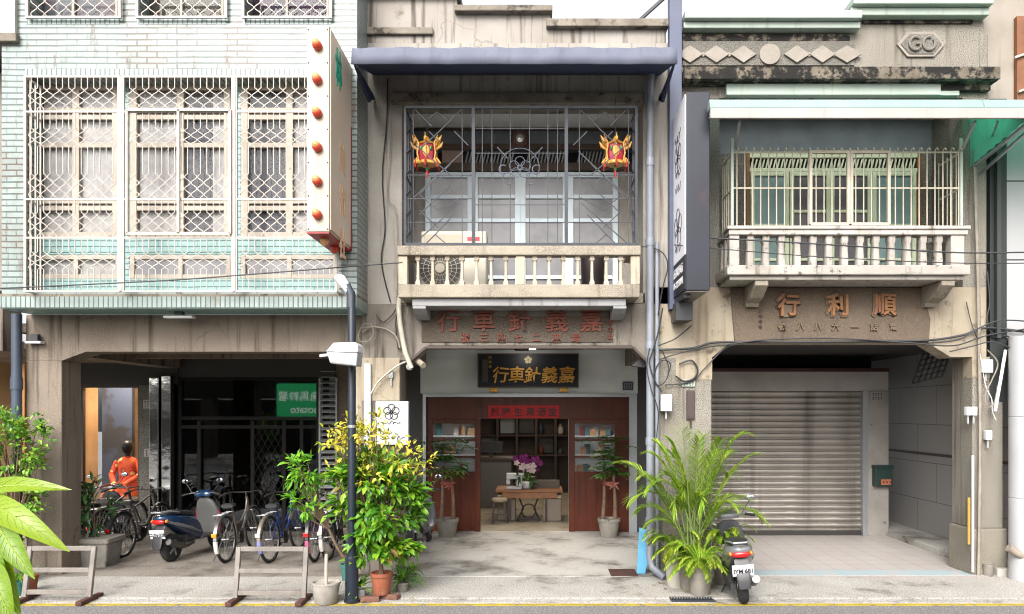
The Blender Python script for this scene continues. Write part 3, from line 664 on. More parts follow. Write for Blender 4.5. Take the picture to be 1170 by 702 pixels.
for a,c,flip in ((488,549,0),(650,708,1)):
    x0,x1=dx(a),dx(c); zs=[dz(539),dz(522),dz(503),dz(484)]
    m=MB(); fw=.10
    m.box(x0,x0+fw,YD-.03,YD+.03,.01,dz(479)-.002); m.box(x1-fw*.9,x1,YD-.03,YD+.03,.01,dz(479)-.002)
    i0,i1=x0+fw,x1-fw*.9
    m.box(i0,i1,YD-.025,YD+.025,dz(484),dz(479)-.002)
    for z in zs[1:3]: m.box(i0,i1,YD-.02,YD+.02,z-.018,z+.018)
    d=m.build('shop_door',redwood,MH,bevel=.006)
    m=MB(); m.box(i0,i1,YD-.015,YD+.015,.02,zs[0]-.05)
    for k in (dz(557),dz(578)): m.box(i0,i1,YD-.02,YD-.015,k-.006,k+.006)
    m.box(i0,i1,YD-.026,YD+.02,zs[0]-.05,zs[0]); m.build('door_panel',redwood,d)
    MB().box(i0,i1,YD-.003,YD+.003,zs[0],zs[3]).build('pane',glass,d)
m=MB(); m.box(dx(708),dx(718),YD-.03,YD+.04,.01,dz(479)-.002); m.build('door_post',redwood,MH)
# interior of the shop
m=MB(); m.box(-2.1,1.75,10,10.1,0,3.2); m.box(-2.2,-2.1,3.5,10,0,3.2); m.box(1.75,1.85,3.5,10,0,3.2); m.build('shop_room_wall',M('shop_wall',(.06,.045,.038,1),.7),MH)
MB().box(-2.2,1.85,3.5,10,3.0,3.1).build('shop_room_ceiling',M('shop_ceiling',(.08,.07,.065,1),.8),MH)
sheet('shop_floor',-2.2,1.85,3.4,10,.012,shopfloor,.1)
for i,(x,y,e) in enumerate(((-.2,4.9,13),(-.2,7.3,10),(.1,9.0,5))):
    area('shop_lamp',(x,y,2.9),e,.9,.4,(1,.86,.68))
    t=MB().box(x-.5,x+.5,y-.06,y+.06,2.93,2.99).build('ceiling_lamp',whitep,bevel=.01,loc=(x,y,2.93),label=('first','second','third')[i]+' white batten lamp on the shop ceiling counted from the doorway',cat='lamp',group='batten lamps on the shop ceiling')
area('doorway_lamp',(-1.5,3.95,2.6),3,.3,.3,(1,.93,.82)); area('doorway_lamp',(1.1,3.95,2.6),3,.3,.3,(1,.93,.82))
# ---------------------------------------------------------------- RIGHT HOUSE
RH=thing('parapet_shophouse','grey shophouse with diamond frieze parapet, white balcony and roller shutter','house',(3.9,0,0))
RX1=5.72
m=MB(); m.box(MX1+.004,RX1,0,.3,Z(112),Z(40)); m.box(MX1+.004,X(975),0,.3,Z(40),Z(38)); m.box(X(975),X(1124),0,.3,Z(40),Z(24)); m.build('parapet',terrazzo,RH)
m=MB(); m.box(MX1+.006,X(1131),-.22,0.02,Z(91,-.2),Z(77,-.2)); m.box(MX1+.006,X(1128),-.12,.0,Z(96,-.1),Z(91,-.2)-.002); m.build('cornice',mossy,RH,bevel=.02)
m=MB(); m.box(MX1+.01,X(977),-.22,.36,Z(31),Z(22)); m.box(MX1+.01,X(978),-.14,.3,Z(38.5),Z(31)-.002); m.box(X(967),X(1124),-.22,.36,Z(15),Z(7)); m.box(X(968),X(1123),-.14,.3,Z(24),Z(15)-.002); m.box(X(967),X(975),-.15,.3,Z(31),Z(15)-.004); m.build('parapet_capping',palegreen,RH,bevel=.012)
m=MB(); m.box(MX1+.02,X(970),-.03,-.001,Z(48),Z(40.5)); m.box(X(985),X(1110),-.03,-.001,Z(28),Z(24.5)); m.each('drip_band',mossy,RH)
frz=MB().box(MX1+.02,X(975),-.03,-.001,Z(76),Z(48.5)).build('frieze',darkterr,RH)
pale=M('pale_relief',C('bdb3a7',.5),.85,var=C('a99f93',.5),vs=6,grain=C('c5bbae',.5),gs=80,bump=.3)
def rhomb(px,py,a,b,d=.03):
    x,z=X(px,-.03),Z(py,-.03); s_=S(-.03); a/=s_; b/=s_
    MB().prism([(x-a,z),(x,z-b),(x+a,z),(x,z+b)],-.03-d,-.0305).build('diamond_relief',pale,frz,bevel=.006)
for px in (788,818,849,910,939,967): rhomb(px,63,15 if px!=967 else 17,10)
for px in (803,833,924,953): rhomb(px,63,4,3,.02)
MB().lathe([(.13,-.06),(.13,-.031)],(X(879,-.03),0,Z(63,-.03)),28,'y').build('round_relief',pale,frz)
xg,zg=X(1051,-.0),Z(52)
MB().prism([(xg-.30,zg),(xg-.17,zg-.155),(xg+.17,zg-.155),(xg+.30,zg),(xg+.17,zg+.155),(xg-.17,zg+.155)],-.03,-.001).build('emblem_border',pale,RH)
MB().prism([(xg-.26,zg),(xg-.15,zg-.125),(xg+.15,zg-.125),(xg+.26,zg),(xg+.15,zg+.125),(xg-.15,zg+.125)],-.04,-.031).build('emblem_ground',darkterr,RH)
m=MB()
cring=lambda cx,a0,a1:[(cx+.075*math.cos(R(a)),-.055,zg+.082*math.sin(R(a))) for a in range(a0,a1+1,15)]
m.tube(cring(xg-.08,50,315),.017,6); m.tube([(xg-.02,-.055,zg-.06),(xg-.02,-.055,zg-.005),(xg-.075,-.055,zg-.005)],.015,6); m.tube(cring(xg+.09,70,405),.017,6); m.build('emblem_letters',M('grey_relief',C('8e867b',.6),.85),RH)
m=MB(); m.box(X(828),X(1070),-.10,-.001,Z(112),Z(97)); m.box(X(1070),X(1092),-.08,-.001,Z(112),Z(107)); m.each('wall_flashing',palegreen,RH)
MB().box(X(1070),X(1127),-.09,-.001,Z(106.5),Z(96)).build('stained_corner',mossy,RH)
# upper wall
ux0,ux1=X(822),X(1100); ut=Z(112)
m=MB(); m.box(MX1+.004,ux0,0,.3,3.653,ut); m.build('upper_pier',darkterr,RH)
m=MB(); m.box(ux1,X(1127),0,.3,3.653,ut); m.build('upper_pier',terrazzo,RH)
YR2=.75; qx=lambda p:X(p,YR2); qz=lambda p:Z(p,YR2)
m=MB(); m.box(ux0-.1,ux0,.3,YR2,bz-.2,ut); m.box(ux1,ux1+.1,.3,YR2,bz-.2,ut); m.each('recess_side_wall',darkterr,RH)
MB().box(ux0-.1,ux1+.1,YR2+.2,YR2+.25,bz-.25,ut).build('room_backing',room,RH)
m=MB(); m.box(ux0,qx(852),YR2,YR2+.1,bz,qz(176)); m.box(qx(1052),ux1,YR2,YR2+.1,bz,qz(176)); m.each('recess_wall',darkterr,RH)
m=MB(); m.box(ux0,ux1,YR2,YR2+.1,qz(176),ut); m.box(ux0,ux1,.3,YR2,ut-.01,ut+.1); m.build('recess_ceiling',navy,RH)
m=MB(); m.box(qx(852),qx(856),YR2-.03,YR2+.06,bz,qz(176)); m.box(qx(1047),qx(1052),YR2-.03,YR2+.06,bz,qz(176)); m.each('door_post',M('orange_brown_timber',C('a5703d',.5),.6),RH)
m=MB()
for i in range(44):
    q=858+i*4.3; m.bar((qx(q),YR2+.0,qz(192)),(qx(q+2.6),YR2+.0,qz(182)),.012,.02)
m.box(qx(856),qx(1047),YR2-.03,YR2+.03,qz(181),qz(176)); m.box(qx(856),qx(1047),YR2-.03,YR2+.03,qz(197),qz(193)); m.build('transom_louvre',greenframe,RH)
MB().box(qx(856),qx(1047),YR2+.05,YR2+.08,qz(194),qz(180)).build('transom_backing',room,RH)
teal=M('teal_blind',C('93a9a9',.7),.6,var=C('7f9796',.7),vs=2); dusky=M('dusky_glass',C('6a5f66',.6),.25,var=C('574d55',.6),vs=2)
for a,c,mm in ((857,901,teal),(902,948,dusky),(948,995,dusky),(996,1046,teal)):
    win(RH,qx(a),qx(c),bz+.02,qz(197),YR2+.0,1,1,greenframe,mm,.055,.06,rf=[bz+.02,qz(297),qz(242) if mm is dusky else qz(258),qz(197)],name='balcony_door')
# balcony
c1=lambda p:X(p,-.58); cz1=lambda p:Z(p,-.58)
m=MB(); m.box(c1(831),c1(1109),-.58,0,cz1(314),cz1(303)); m.box(c1(835),c1(1105),-.52,0,cz1(319),cz1(314)); BAL2=m.build('balcony',whitebal,RH,bevel=.012)
MB().box(c1(838),c1(1100),-.02,YR2,cz1(314)-.01,cz1(306)).build('balcony_floor',rail,BAL2)
MB().box(c1(831),c1(1109),-.59,-.36,cz1(262),cz1(258)).build('handrail',whitebal,BAL2,bevel=.008)
MB().box(c1(833),c1(1107),-.57,-.38,cz1(268),cz1(262)).build('handrail_moulding',whitebal,BAL2,bevel=.008)
for px in (833,1107):
    s_=1 if px==833 else -1; MB().box(c1(px),c1(px)+s_*.2,-.36,0,cz1(267),cz1(258.5)).build('side_rail',whitebal,BAL2,bevel=.008)
for px in (840,1097): MB().box(c1(px)-.06 if px<900 else c1(px)-.09,c1(px)+.06 if px<900 else c1(px)+.07,-.55,-.42,cz1(303),cz1(268)).build('balcony_post',whitebal,BAL2,bevel=.01)
for i in range(13):
    px=859+i*18.1; x=c1(px); z0,z1=cz1(303),cz1(268)
    m=MB(); m.loft([((x,-.48,z0),(1,0,0),(0,1,0),.042,.055,5),((x,-.48,z0+.07),(1,0,0),(0,1,0),.044,.055,5),((x,-.48,z0+(z1-z0)*.75),(1,0,0),(0,1,0),.036,.045,5),((x,-.48,z0+(z1-z0)*.8),(1,0,0),(0,1,0),.045,.055,5),((x,-.48,z1),(1,0,0),(0,1,0),.045,.055,5)],12); m.build('baluster',whitebal,BAL2,smooth=35)
for y in (-.28,-.1):
    m=MB(); x=c1(838); m.loft([((x,y,z0),(1,0,0),(0,1,0),.04,.045,5),((x,y,z1),(1,0,0),(0,1,0),.036,.045,5)],12); m.build('baluster',whitebal,BAL2,smooth=35)
for px in (857,1059):
    m=MB(); m.prism([(-.50,cz1(319)-.002),(-.5,cz1(322)-.03),(-.3,cz1(327)-.1),(-.14,Z(348)),(-.1,Z(352)),(0,Z(352)),(0,cz1(319)-.002)],X(px)-.08,X(px)+.08,'x'); m.build('bracket',rail,BAL2,bevel=.01)
# security grille with hooked bar tops
YQ=-.5; kx=lambda p:X(p,YQ); kz=lambda p:Z(p,YQ)
m=MB()
def hook(x,y,dy=-1):
    pts=[(x,y,kz(258)),(x,y,kz(174))]+[(x,y+dy*(.035-.035*math.cos(R(a))),kz(174)+.035*math.sin(R(a))) for a in range(30,200,30)]
    m.tube(pts,.0075,5)
for i in range(29): hook(kx(842+i*9.05),YQ)
for i in range(5): hook(kx(838),YQ+.12+i*.1,0.001); hook(kx(1099),YQ+.12+i*.1,.001)
for q in (174,215): m.bar((kx(838),YQ+.01,kz(q)),(kx(1100),YQ+.01,kz(q)),.016)
for p in (838,1099):
    for q in (174,215): m.bar((kx(p),YQ,kz(q)),(kx(p),0,kz(q)),.016)
sg=m.build('security_grille',cream,RH,smooth=40)
m=MB()
for p in (925,968,971.5,1014): m.bar((kx(p),YQ-.03,kz(257)),(kx(p),YQ-.03,kz(173)),.034)
for a,c in ((925,968),(971.5,1014)):
    for q in (257,175): m.bar((kx(a),YQ-.028,kz(q)),(kx(c),YQ-.028,kz(q)),.034)
m.build('hinged_frame',cream,sg)
# sign beam and ground floor
zo3=Z(392)
m=MB(); m.prism([(X(745)+.004,Z(409)),(X(813),Z(409)),(X(834),zo3),(X(1060),zo3),(X(1086),Z(408)),(X(1127),Z(408)),(X(1127),3.652),(X(745)+.004,3.652)],0,.3); m.build('arcade_beam',plaster,RH)
pn=MB().prism([(X(839),zo3+.002),(X(1060),zo3+.002),(X(1062),Z(365)),(X(1058),3.4),(X(1060),3.64),(X(834),3.64),(X(836),Z(355))],-.025,-.001).build('name_panel',brown,RH)
m=MB(); m2=MB()
for ch,px in (('行',899,),('利',955),('順',1009)):
    m.text(ch,(X(px),-.05,Z(349)),.29,.03,wob=.014,bold=.022); m2.text(ch,(X(px)-.006,-.032,Z(349)-.006),.30,.03,wob=.014,bold=.05)
for ch,px in zip('號八八六一話電',(892,913,933,953,975,997,1019)): m2.text(ch,(X(px),-.035,Z(374)),.10,.03,wob=.03,bold=.02)
m.build('lettering',orange,pn); m2.build('raised_lettering',M('letter_edge_brown',C('8a755e',.55),.8),pn)  # bolder brown copy behind the characters, also colours the lower row
m=MB()
for i,ch in enumerate('乙未年冬'): m.text(ch,(X(868),-.032,Z(356+i*6)),.055,.014)
m.build('small_inscription',darkwood,pn)
m=MB(); m.box(X(749)+.0,X(813),0,.45,0,Z(409)); m.build('pillar',terrazzo,RH,bevel=.012)
m=MB(); m.box(X(772),X(813)+.006,-.008,.1,Z(434),Z(409)); m.build('pillar_plaster_band',plaster,RH)
px0,px1=X(1111),X(1146)
MB().box(px0,px1,0,.47,Z(604),Z(408)).build('pillar',terrazzo,RH,bevel=.012)
MB().box(px0-.03,X(1150),-.03,.5,0,Z(604)).build('pillar_plinth',M('pale_pebbledash',C('b9b2a2',.6),.9,var=C('a39b8a',.6),vs=2,grain=C('6c6559',.6),gs=95,ga=(.47,.6),bump=.6,bs=85),RH,bevel=.02)
m=MB(); m.box(px0-.004,px1+.004,-.006,.2,Z(432),Z(408)); m.build('pillar_plaster_band',plaster,RH)
MB().box(1.7,6.5,.3,9,3.02,3.1).build('arcade_ceiling',M('near_black_ceiling',(.025,.024,.023,1),.85),RH)  # one even near-black ceiling colour
YH=2.92; hx=lambda p:X(p,YH); hz=lambda p:Z(p,YH)
MB().box(hx(790),hx(1015),YH,YH+.2,hz(447),hz(421.5)).build('shutter_fascia',greyplaster,RH)
MB().box(hx(780),hx(1014),YH+.6,YH+.7,2.4,3.02).build('back_wall',M('recess_shade_wall',(.02,.019,.019,1),.9),RH)  # wall coloured near black for the shade of the recess above the fascia
MB().box(hx(790),hx(1015),YH-.03,YH,hz(425),hz(421)).build('fascia_rail',M('dark_red_paint',(.05,.012,.012,1),.6),RH)
MB().box(hx(991),hx(1015),YH-.02,YH+.3,0,hz(447)).build('shutter_post',M('chipped_white_post',C('b3ada6',.62),.75,var=C('a09a92',.6),vs=3,spot=C('5b5550',.5),ss=5,sp=(.64,.68),bump=.3),RH,bevel=.012)
vs=[];fs=[]; x0,x1=hx(792),hx(988); zt3=hz(447); n=0; z=.02; prof=[]
pitch=.1003
while z<zt3:
    for dz_,dy in ((0,.03),(.018,.012),(.04,.0),(.06,.0),(.082,.012),(.093,.03)): prof.append((YH+.06+dy,z+dz_))
    z+=pitch
nx=24
for (y,z) in prof:
    for i in range(nx+1): vs.append((x0+(x1-x0)*i/nx,y+.004*math.sin(i*1.1+z*.6),z))
for j in range(len(prof)-1):
    for i in range(nx): a=j*(nx+1)+i; fs.append((a,a+1,a+nx+2,a+nx+1))
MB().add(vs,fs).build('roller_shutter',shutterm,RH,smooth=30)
m=MB(); m.box(hx(985),hx(991),YH-.03,YH+.12,0,zt3); m.box(hx(786),hx(792),YH-.03,YH+.12,0,zt3); m.each('shutter_guide',alum,RH)
MB().box(hx(792),hx(988),YH+.03,YH+.1,0.01,.09).build('shutter_bottom_bar',M('dark_steel',(.05,.045,.042,1),.5,.5),RH)
MB().box(6.35,6.47,.5,9,0,3.02).build('passage_wall',greytile,RH)
MB().box(hx(1015),6.4,8.6,8.8,0,3.1).build('passage_end_wall',greyplaster,RH)
MB().box(6.33,6.35,.6,8.6,1.36,1.40).build('passage_dado',darkwood,RH)
# ---------------------------------------------------------------- NEIGHBOURS
NH=thing('neighbour_house','pale plaster house sliver at the far left edge behind the dark downpipe','house',(-7.2,0,0))
MB().box(-12,X(3,.05),.05,.4,2.85,3.6).build('beam',arc_conc,NH)
MB().box(-12,X(4,-.05),-.05,.4,3.6,6.35).build('upper_wall',M('dim_plaster',C('a89e92',.6),.85,var=C('8d8378',.6),vs=2),NH)
MB().box(-12,X(18,-.62),-.62,.4,Z(48,-.6),Z(38,-.6)).build('ledge',capm,NH,bevel=.01)
MB().box(-12,X(17,-.6),-.6,.4,Z(37.5,-.6),8).build('pale_upper_wall',M('pale_render',C('dcd4ca',.66),.8,var=C('cbc2b6',.64),vs=2),NH)
MB().box(-12,-8.95,3.4,3.6,0,3.2).build('shop_wall',warm,NH)
MB().box(-12,-6.49,.4,3.5,2.9,3.0).build('arcade_ceiling',arc_conc,NH)
FR=thing('clad_building','grey panel clad building with an orange framed upper window at the far right','house',(8,0,0))
MB().box(X(1126)+.03,14,.1,.6,Z(112),8.2).build('upper_wall',M('pale_streaked_render',C('c6bbae',.5),.85,var=C('b0a496',.5),vs=1.8,streak=C('8f8476',.6),sa=(.58,.8),bump=.3),FR)
m=MB(); x0=X(1161,.05)
m.box(x0,x0+.12,.03,.12,Z(108),Z(22)); m.box(x0,x0+1.3,.03,.12,Z(113),Z(108)); m.box(x0,x0+1.3,.03,.12,Z(22),Z(17)); m.build('window',M('orange_timber',C('a3683f',.5),.6,var=C('8a5636',.5),vs=6),FR)
MB().box(x0+.12,x0+1.3,.08,.1,Z(108),Z(22)).build('pane',M('warm_pane',C('e0b98f',.6),.3),FR)
m=MB(); m.bar((x0-.05,0.0,Z(66)),(x0+.4,0,Z(52)),.025); m.bar((x0,0.0,Z(105)),(x0+.5,0,Z(88)),.025); m.build('window_bar',whitegrille,FR)
panel=tilemat('grey_cladding',C('c4c3c3',.6),C('bdbdbe',.6),C('5a5a5c',.5),1.6,1.0,.012,0,rough=.4,bump=.3)
MB().box(X(1150),14,0,.3,3.0,5.9).build('cladding',panel,FR)
MB().box(X(1150,-.1)+.25,14,1.2,1.4,0,3.0).build('inner_wall',M('dim_inner_wall',C('54545a',.5),.7),FR)
MB().box(X(1130.5),X(1149.7),-.012,.31,2.2,6.04).build('gap_shade_box',M('gap_shade_green',(.016,.02,.019,1),.6),FR)  # solid box coloured near black for the shade in the gap
MB().bar((X(1137),-.06,3.0),(X(1137),-.06,5.9),.05).build('gap_pipe',M('dark_green_pipe',(.03,.035,.033,1),.6),FR)
CX,CY=X(1172,-.25),-.25
m=MB(); m.lathe([(.185,0),(.185,1.0),(.178,1.005),(.178,1.012),(.185,1.017),(.185,2.0),(.178,2.005),(.178,2.012),(.185,2.017),(.185,3.0)],(CX,CY,0),28)
m.build('clad_column',M('pale_grey_metal',C('d2d2d4',.64),.4,var=C('c6c6c8',.64),vs=1.5),smooth=30,loc=(CX,CY,0),label='round pale metal clad column at the right edge of the pavement',cat='column')
# small shop glimpse between pillar and column
MB().box(6.05,6.5,1.0,1.05,1.95,2.35).build('shop_poster',M('blue_and_yellow_print',C('2f6fa8',.6),.5,var=C('d9c155',.6),vs=3.5,va=(.5,.56)),FR)
# unseen row opposite, added to darken glass reflections, kept low for fill light
OB=thing('unseen_opposite_row','unseen low shophouse row across the street, added to darken the glass reflections','house',(0,-16.5,0))
MB().box(-26,26,-17,-16.2,2.6,3.6).build('wall',M('opposite_render',C('6f6a64',.6),.85,var=C('565049',.6),vs=.6),OB)
MB().box(-26,26,-19.5,-19.3,0,2.6).build('back_wall',M('opposite_shade',(.05,.045,.04,1),.8),OB)
for i in range(11):
    x=-24+i*4.8; MB().box(x-.25,x+.25,-16.8,-16.2,0,2.6).build('pillar',arc_conc,OB)
GSX,GSY=-9.2,-13.2
t=thing('sign_board','lit green shop sign across the street, mirrored in the dark entrance glass','sign',(GSX,GSY,0))
gm=emit('lit_green_acrylic',(.02,.27,.09,1),3.2)
MB().box(GSX-1.1,GSX+1.1,GSY-.12,GSY,1.72,3.15).build('panel',gm,t)
m=MB(); m.text('羊角馬鈴薯',(GSX,GSY+.005,2.65),.42,.01,axis='+y'); m.text('potato',(GSX,GSY+.005,2.05),.42,.01,axis='+y'); m.build('lettering',emit('lit_white',(.9,.95,.9,1),2.0),t)
m=MB(); m.bar((GSX,GSY-.06,0),(GSX,GSY-.06,1.72),.1); m.build('post',irongrey,t)
# ---------------------------------------------------------------- AWNINGS
YA=-1.05; ax=lambda p:X(p,YA); az=lambda p:Z(p,YA)
A=thing('awning','slate blue canvas awning over the middle balcony','awning',(ax(587),0,6.2))
x0,x1=ax(401),ax(774); n=40; vs=[];fs=[]
random.seed(3)
for i in range(n+1):
    x=x0+(x1-x0)*i/n; w_=.012*math.sin(i*1.7)+.01*math.sin(i*.6+1)
    vs+=[(x,YA+.0+w_*.3,az(73)),(x,YA+.012+w_,az(62)),(x,YA+.03+w_,az(53)),(x,-.01,6.5)]
for i in range(n):
    for j in range(3): a=4*i+j; fs.append((a,a+4,a+5,a+1))
o=MB().add(vs,fs).build('canvas',awncloth,A,smooth=12); sl_=o.modifiers.new('thickness','SOLIDIFY'); sl_.thickness=.012
m=MB(); m.prism([(YA+.02,az(73)+.005),(YA+.05,az(55)),(-.02,6.47),(-.02,6.4),(YA+.1,az(70))],x0+.01,x0+.03,'x'); m.prism([(YA+.02,az(73)+.005),(YA+.05,az(55)),(-.02,6.47),(-.02,6.4),(YA+.1,az(70))],x1-.03,x1-.01,'x'); m.each('side_flap',awncloth,A)
m=MB(); m.add([(x0+.03,YA+.03,az(73)+.01),(x1-.03,YA+.03,az(73)+.01),(x1-.03,-.02,az(73)+.33),(x0+.03,-.02,az(73)+.33)],[(0,1,2,3)]); m.build('lining',awnunder,A)
m=MB()
for x in (x0+.02,x1-.05): m.prism([(YA+.04,az(73)),(-.02,az(73)+.02),(-.02,Z(114)),(-.16,Z(113)),(-.28,az(73)-.12)],x,x+.03,'x')
m.each('bracket',awnunder,A)
YA=-1.1
GA=thing('awning','pale green sheet metal awning with white fascia over the right balcony','awning',(ax(990),0,5.4))
x0=ax(811); x1=7.4
m=MB(); m.prism([(YA-.02,az(125)+.002),(YA-.02,az(123)),(YA+.03,az(112.5)),(YA+.1,az(112.6)),(YA+.12,az(125)+.002)],x0,X(1090,-.5),'x'); m.prism([(YA-.02,az(125)+.002),(YA-.02,az(123)),(YA+.03,az(112.5)),(YA+.1,az(113)),(YA+.1,az(125)+.002)],X(1090,-.5)+.002,x1,'x'); m.build('roof_edge',M('pale_cyan_metal',C('bcd3ce',.42),.4,var=C('accac4',.42),vs=2),GA,bevel=.01)
MB().box(x0,x1,YA-.035,YA,az(136.5),az(125)).build('fascia',M('white_fascia_board',C('e0d7d0',.45),.5,var=C('d3c8c0',.44),vs=2,streak=C('a8998b',.42),sa=(.58,.8)),GA,bevel=.006)
vs=[];fs=[]; xa=X(1090,-.5); n=60
for i in range(n+1):
    x=xa+(x1-xa)*i/n; d=.015*math.sin(i*1.4)
    vs+=[(x,YA+.02,az(136)+.02+d),(x,-.02,5.93+d)]
for i in range(n): fs.append((2*i,2*i+1,2*i+3,2*i+2))
o=MB().add(vs,fs).build('green_sheet',greensheet,GA,smooth=60)
xs5=X(1108)
vs=[];fs=[]
for i in range(31):
    y=-.01+(YA+.06)*i/30; d=.012*math.sin(i*1.5)
    vs+=[(xs5+d,y,Z(191)+(az(138)-Z(191))*i/30),(xs5+d,y,5.90+(az(126)-5.90)*i/30)]
for i in range(30): fs.append((2*i,2*i+1,2*i+3,2*i+2))
MB().add(vs,fs).build('side_sheet',greensheet,GA,smooth=60)
MB().add([(x0+.02,YA+.01,az(136)),(xa-.01,YA+.01,az(136)),(xa-.01,-.02,5.88),(x0+.02,-.02,5.88)],[(0,1,2,3)]).build('translucent_sheet',leafmat('pale_corrugated_plastic',[(.45,.58,.55,1),(.5,.62,.58,1)],.55,.4,(1,1,1,1)),GA)
m=MB()
for p in (836.5,1098):
    m.bar((X(p,-.5),-.5,kz(258)),(X(p,-.5),-.5,az(136)),.03)
m.each('post',palegreen,GA)
m=MB(); m.bar((X(840,-.5),-.52,Z(170,-.5)),(X(845,-1.0),-1.0,Z(139,-1.0)),.03); m.bar((X(1098,-.5),-.52,Z(172,-.5)),(X(1114,-1),-1.0,Z(139,-1.0)),.03)
m.bar((X(1110),-.03,Z(193)),(X(1110)+.02,YA+.05,az(139.5)),.035); m.bar((X(1118),-.03,Z(200)),(X(1118)+.03,YA+.05,az(139.5)),.03); m.bar((X(1128),-.03,Z(168)),(X(1140,-1),-1.0,Z(139,-1)),.02); m.each('strut',alum,GA)
# ---------------------------------------------------------------- HANGING SIGNS
t=thing('projecting_sign','tall cream box sign with red bulbs hung on the tiled wall','sign',(-2.35,-1,4))
xs,xe=X(350.5,-1.49),X(376,-1.49); zb_,zt_=Z(267,-1.49),Z(29,-1.49)
MB().box(xs,xe,-1.49,YF-.002,zb_+.02,zt_).build('case',signface,t,bevel=.006)
MB().box(xe,xe+.012,-1.46,YF-.02,zb_+.05,zt_-.03).build('side_panel',signpink,t)
MB().box(xs+.002,xe-.002,-1.488,YF-.01,zb_,zb_+.018).build('red_underside',red,t)
MB().box(xe-.02,xe+.014,YF-.06,YF-.005,zb_+.02,zt_-.75).build('red_edge',red,t)
m=MB(); m.text('林',(xe+.016,-1.16,Z(80,-1.16)),.44,.012,axis='-x',sx=.6,wob=.02,bold=.02); m.build('green_lettering',greenpaint,t)
fad=M('faded_orange_letters',C('eebf98',.7),.5)
m=MB()
for i,ch in enumerate('美術社'): m.text(ch,(xe+.014,-.98,4.95-i*.48),.36,.004,axis='-x',sx=.8,bold=.02)
m.build('faded_lettering',fad,t)
m=MB()
for q in range(7):
    for px in (352.3,374.2): m.lathe([(0,-.006),(.008,-.004),(.009,0)],(X(px,-1.49),-1.4905,Z(34+q*38,-1.49)),8,'y')
m.build('screw_heads',rubber,t)
bm=M('red_glass_bulb',C('d2452f',.7),.2); cap=M('amber_glass',C('d9a066',.7),.2)
for py in (53,92,130,169,208,246):
    x,z=X(363,-1.5),Z(py,-1.5); b=MB().lathe([(0,-.085),(.03,-.08),(.048,-.055),(.052,-.02),(.045,0)],(x,-1.49,z),16,'y').build('bulb',bm,t,smooth=50)
    MB().lathe([(0,-.094),(.02,-.09),(.036,-.078),(.042,-.062)],(x-.006,-1.492,z+.016),14,'y').build('bulb_cap',cap,b,smooth=50)
for y in (-1.25,-.85):
    MB().lathe([(.045,0),(.05,-.03),(.035,-.07),(0,-.085)],((xs+xe)/2,y,zb_),16,'z').build('bulb',cap if y<-1 else bm,t,smooth=50)
t=thing('projecting_sign','tall white banner sign with black edge hung beside the slate steel post','sign',(1.85,-.5,4.5))
xs,xe=X(783,-.9),X(811,-.9); zb_,zt_=Z(332,-.9),Z(105,-.9)
darkside=M('dark_slate_metal',C('353847',.4),.35,.3,var=C('2b2d39',.4),vs=1.5,spot=C('4f3a44',.4),ss=1.2,sp=(.58,.7))
MB().box(xs+.012,xe,-.9,-.02,zb_,zt_).build('case',darkside,t,bevel=.008)
MB().box(xs,xs+.011,-.885,-.035,zb_+.42,zt_-.02).build('white_face',M('white_acrylic',C('eef0f7',.85),.35),t)
MB().box(xs,xs+.011,-.885,-.035,zb_+.02,zb_+.418).build('black_face',black,t)
MB().box(xs+.02,xe-.02,-.88,-.04,zb_-.012,zb_-.001).build('underside',M('pale_steel',C('9b948c',.6),.6),t)
m=MB()
def flower(m,cx,cz,r,y,axis='x',tr=.006,x=None):
    P=(lambda a,b:(x,y-a,b)) if axis=='x' else (lambda a,b:(cx+a,y,b))
    for k in range(5):
        q=R(90+72*k); m.tube([P((0 if axis=='x' else 0)+r*.55*math.cos(q)+r*.45*math.cos(R(w)),cz+r*.55*math.sin(q)+r*.45*math.sin(R(w))) for w in range(0,360,24)],tr,4,closed=True)
    m.tube([P(r*.2*math.cos(R(w)),cz+r*.2*math.sin(R(w))) for w in range(0,360,45)],tr,4,closed=True)
def scrawl(m,P,seed,n,w,h,tr):
    random.seed(seed); pts=[]
    for i in range(n):
        u=i/(n-1); pts.append(P((u-.5)*w+random.uniform(-.1,.1)*w,math.sin(i*1.9)*h*.5+random.uniform(-.2,.2)*h))
    m.tube(pts,tr,4)
for zc,rr in ((Z(180,-.45),.2),(Z(262,-.45),.24)):
    flower(m,0,zc,rr,-.46,'x',.0035,xs-.004)
for i,zc in enumerate((Z(158,-.45),Z(200,-.45),Z(216,-.45),Z(285,-.45))): scrawl(m,lambda a,b:(xs-.004,-.46-a,zc+b),i+4,12,.34,.1,.003)
m.build('drawn_logo',ink,t)
m=MB(); m.text('嘉義針車行',(xs-.003,-.46,zb_+.3),.12,.005,axis='x'); m.text('05-2273391',(xs-.003,-.46,zb_+.15),.12,.005,axis='x'); m.build('white_lettering',whitep,t)
m=MB(); m.bar((X(772),-.06,zb_-.02),(X(772),-.75,zb_-.02),.08); m.box(X(766),X(784),-.4,-.05,zb_-.28,zb_-.06); m.build('bracket',blackp,t)
t=thing('steel_post','slate blue steel upright rising above the parapets with a diagonal stay','post',(X(768),-.06,3.3))
MB().box(X(762.5),X(776.5),-.16,-.02,3.35,8.4).build('upright',bluesteel,t,bevel=.006)
MB().bar((X(764),-.06,Z(0)+.05),(X(727),.05,Z(25)),.035).build('stay',irongrey,t)
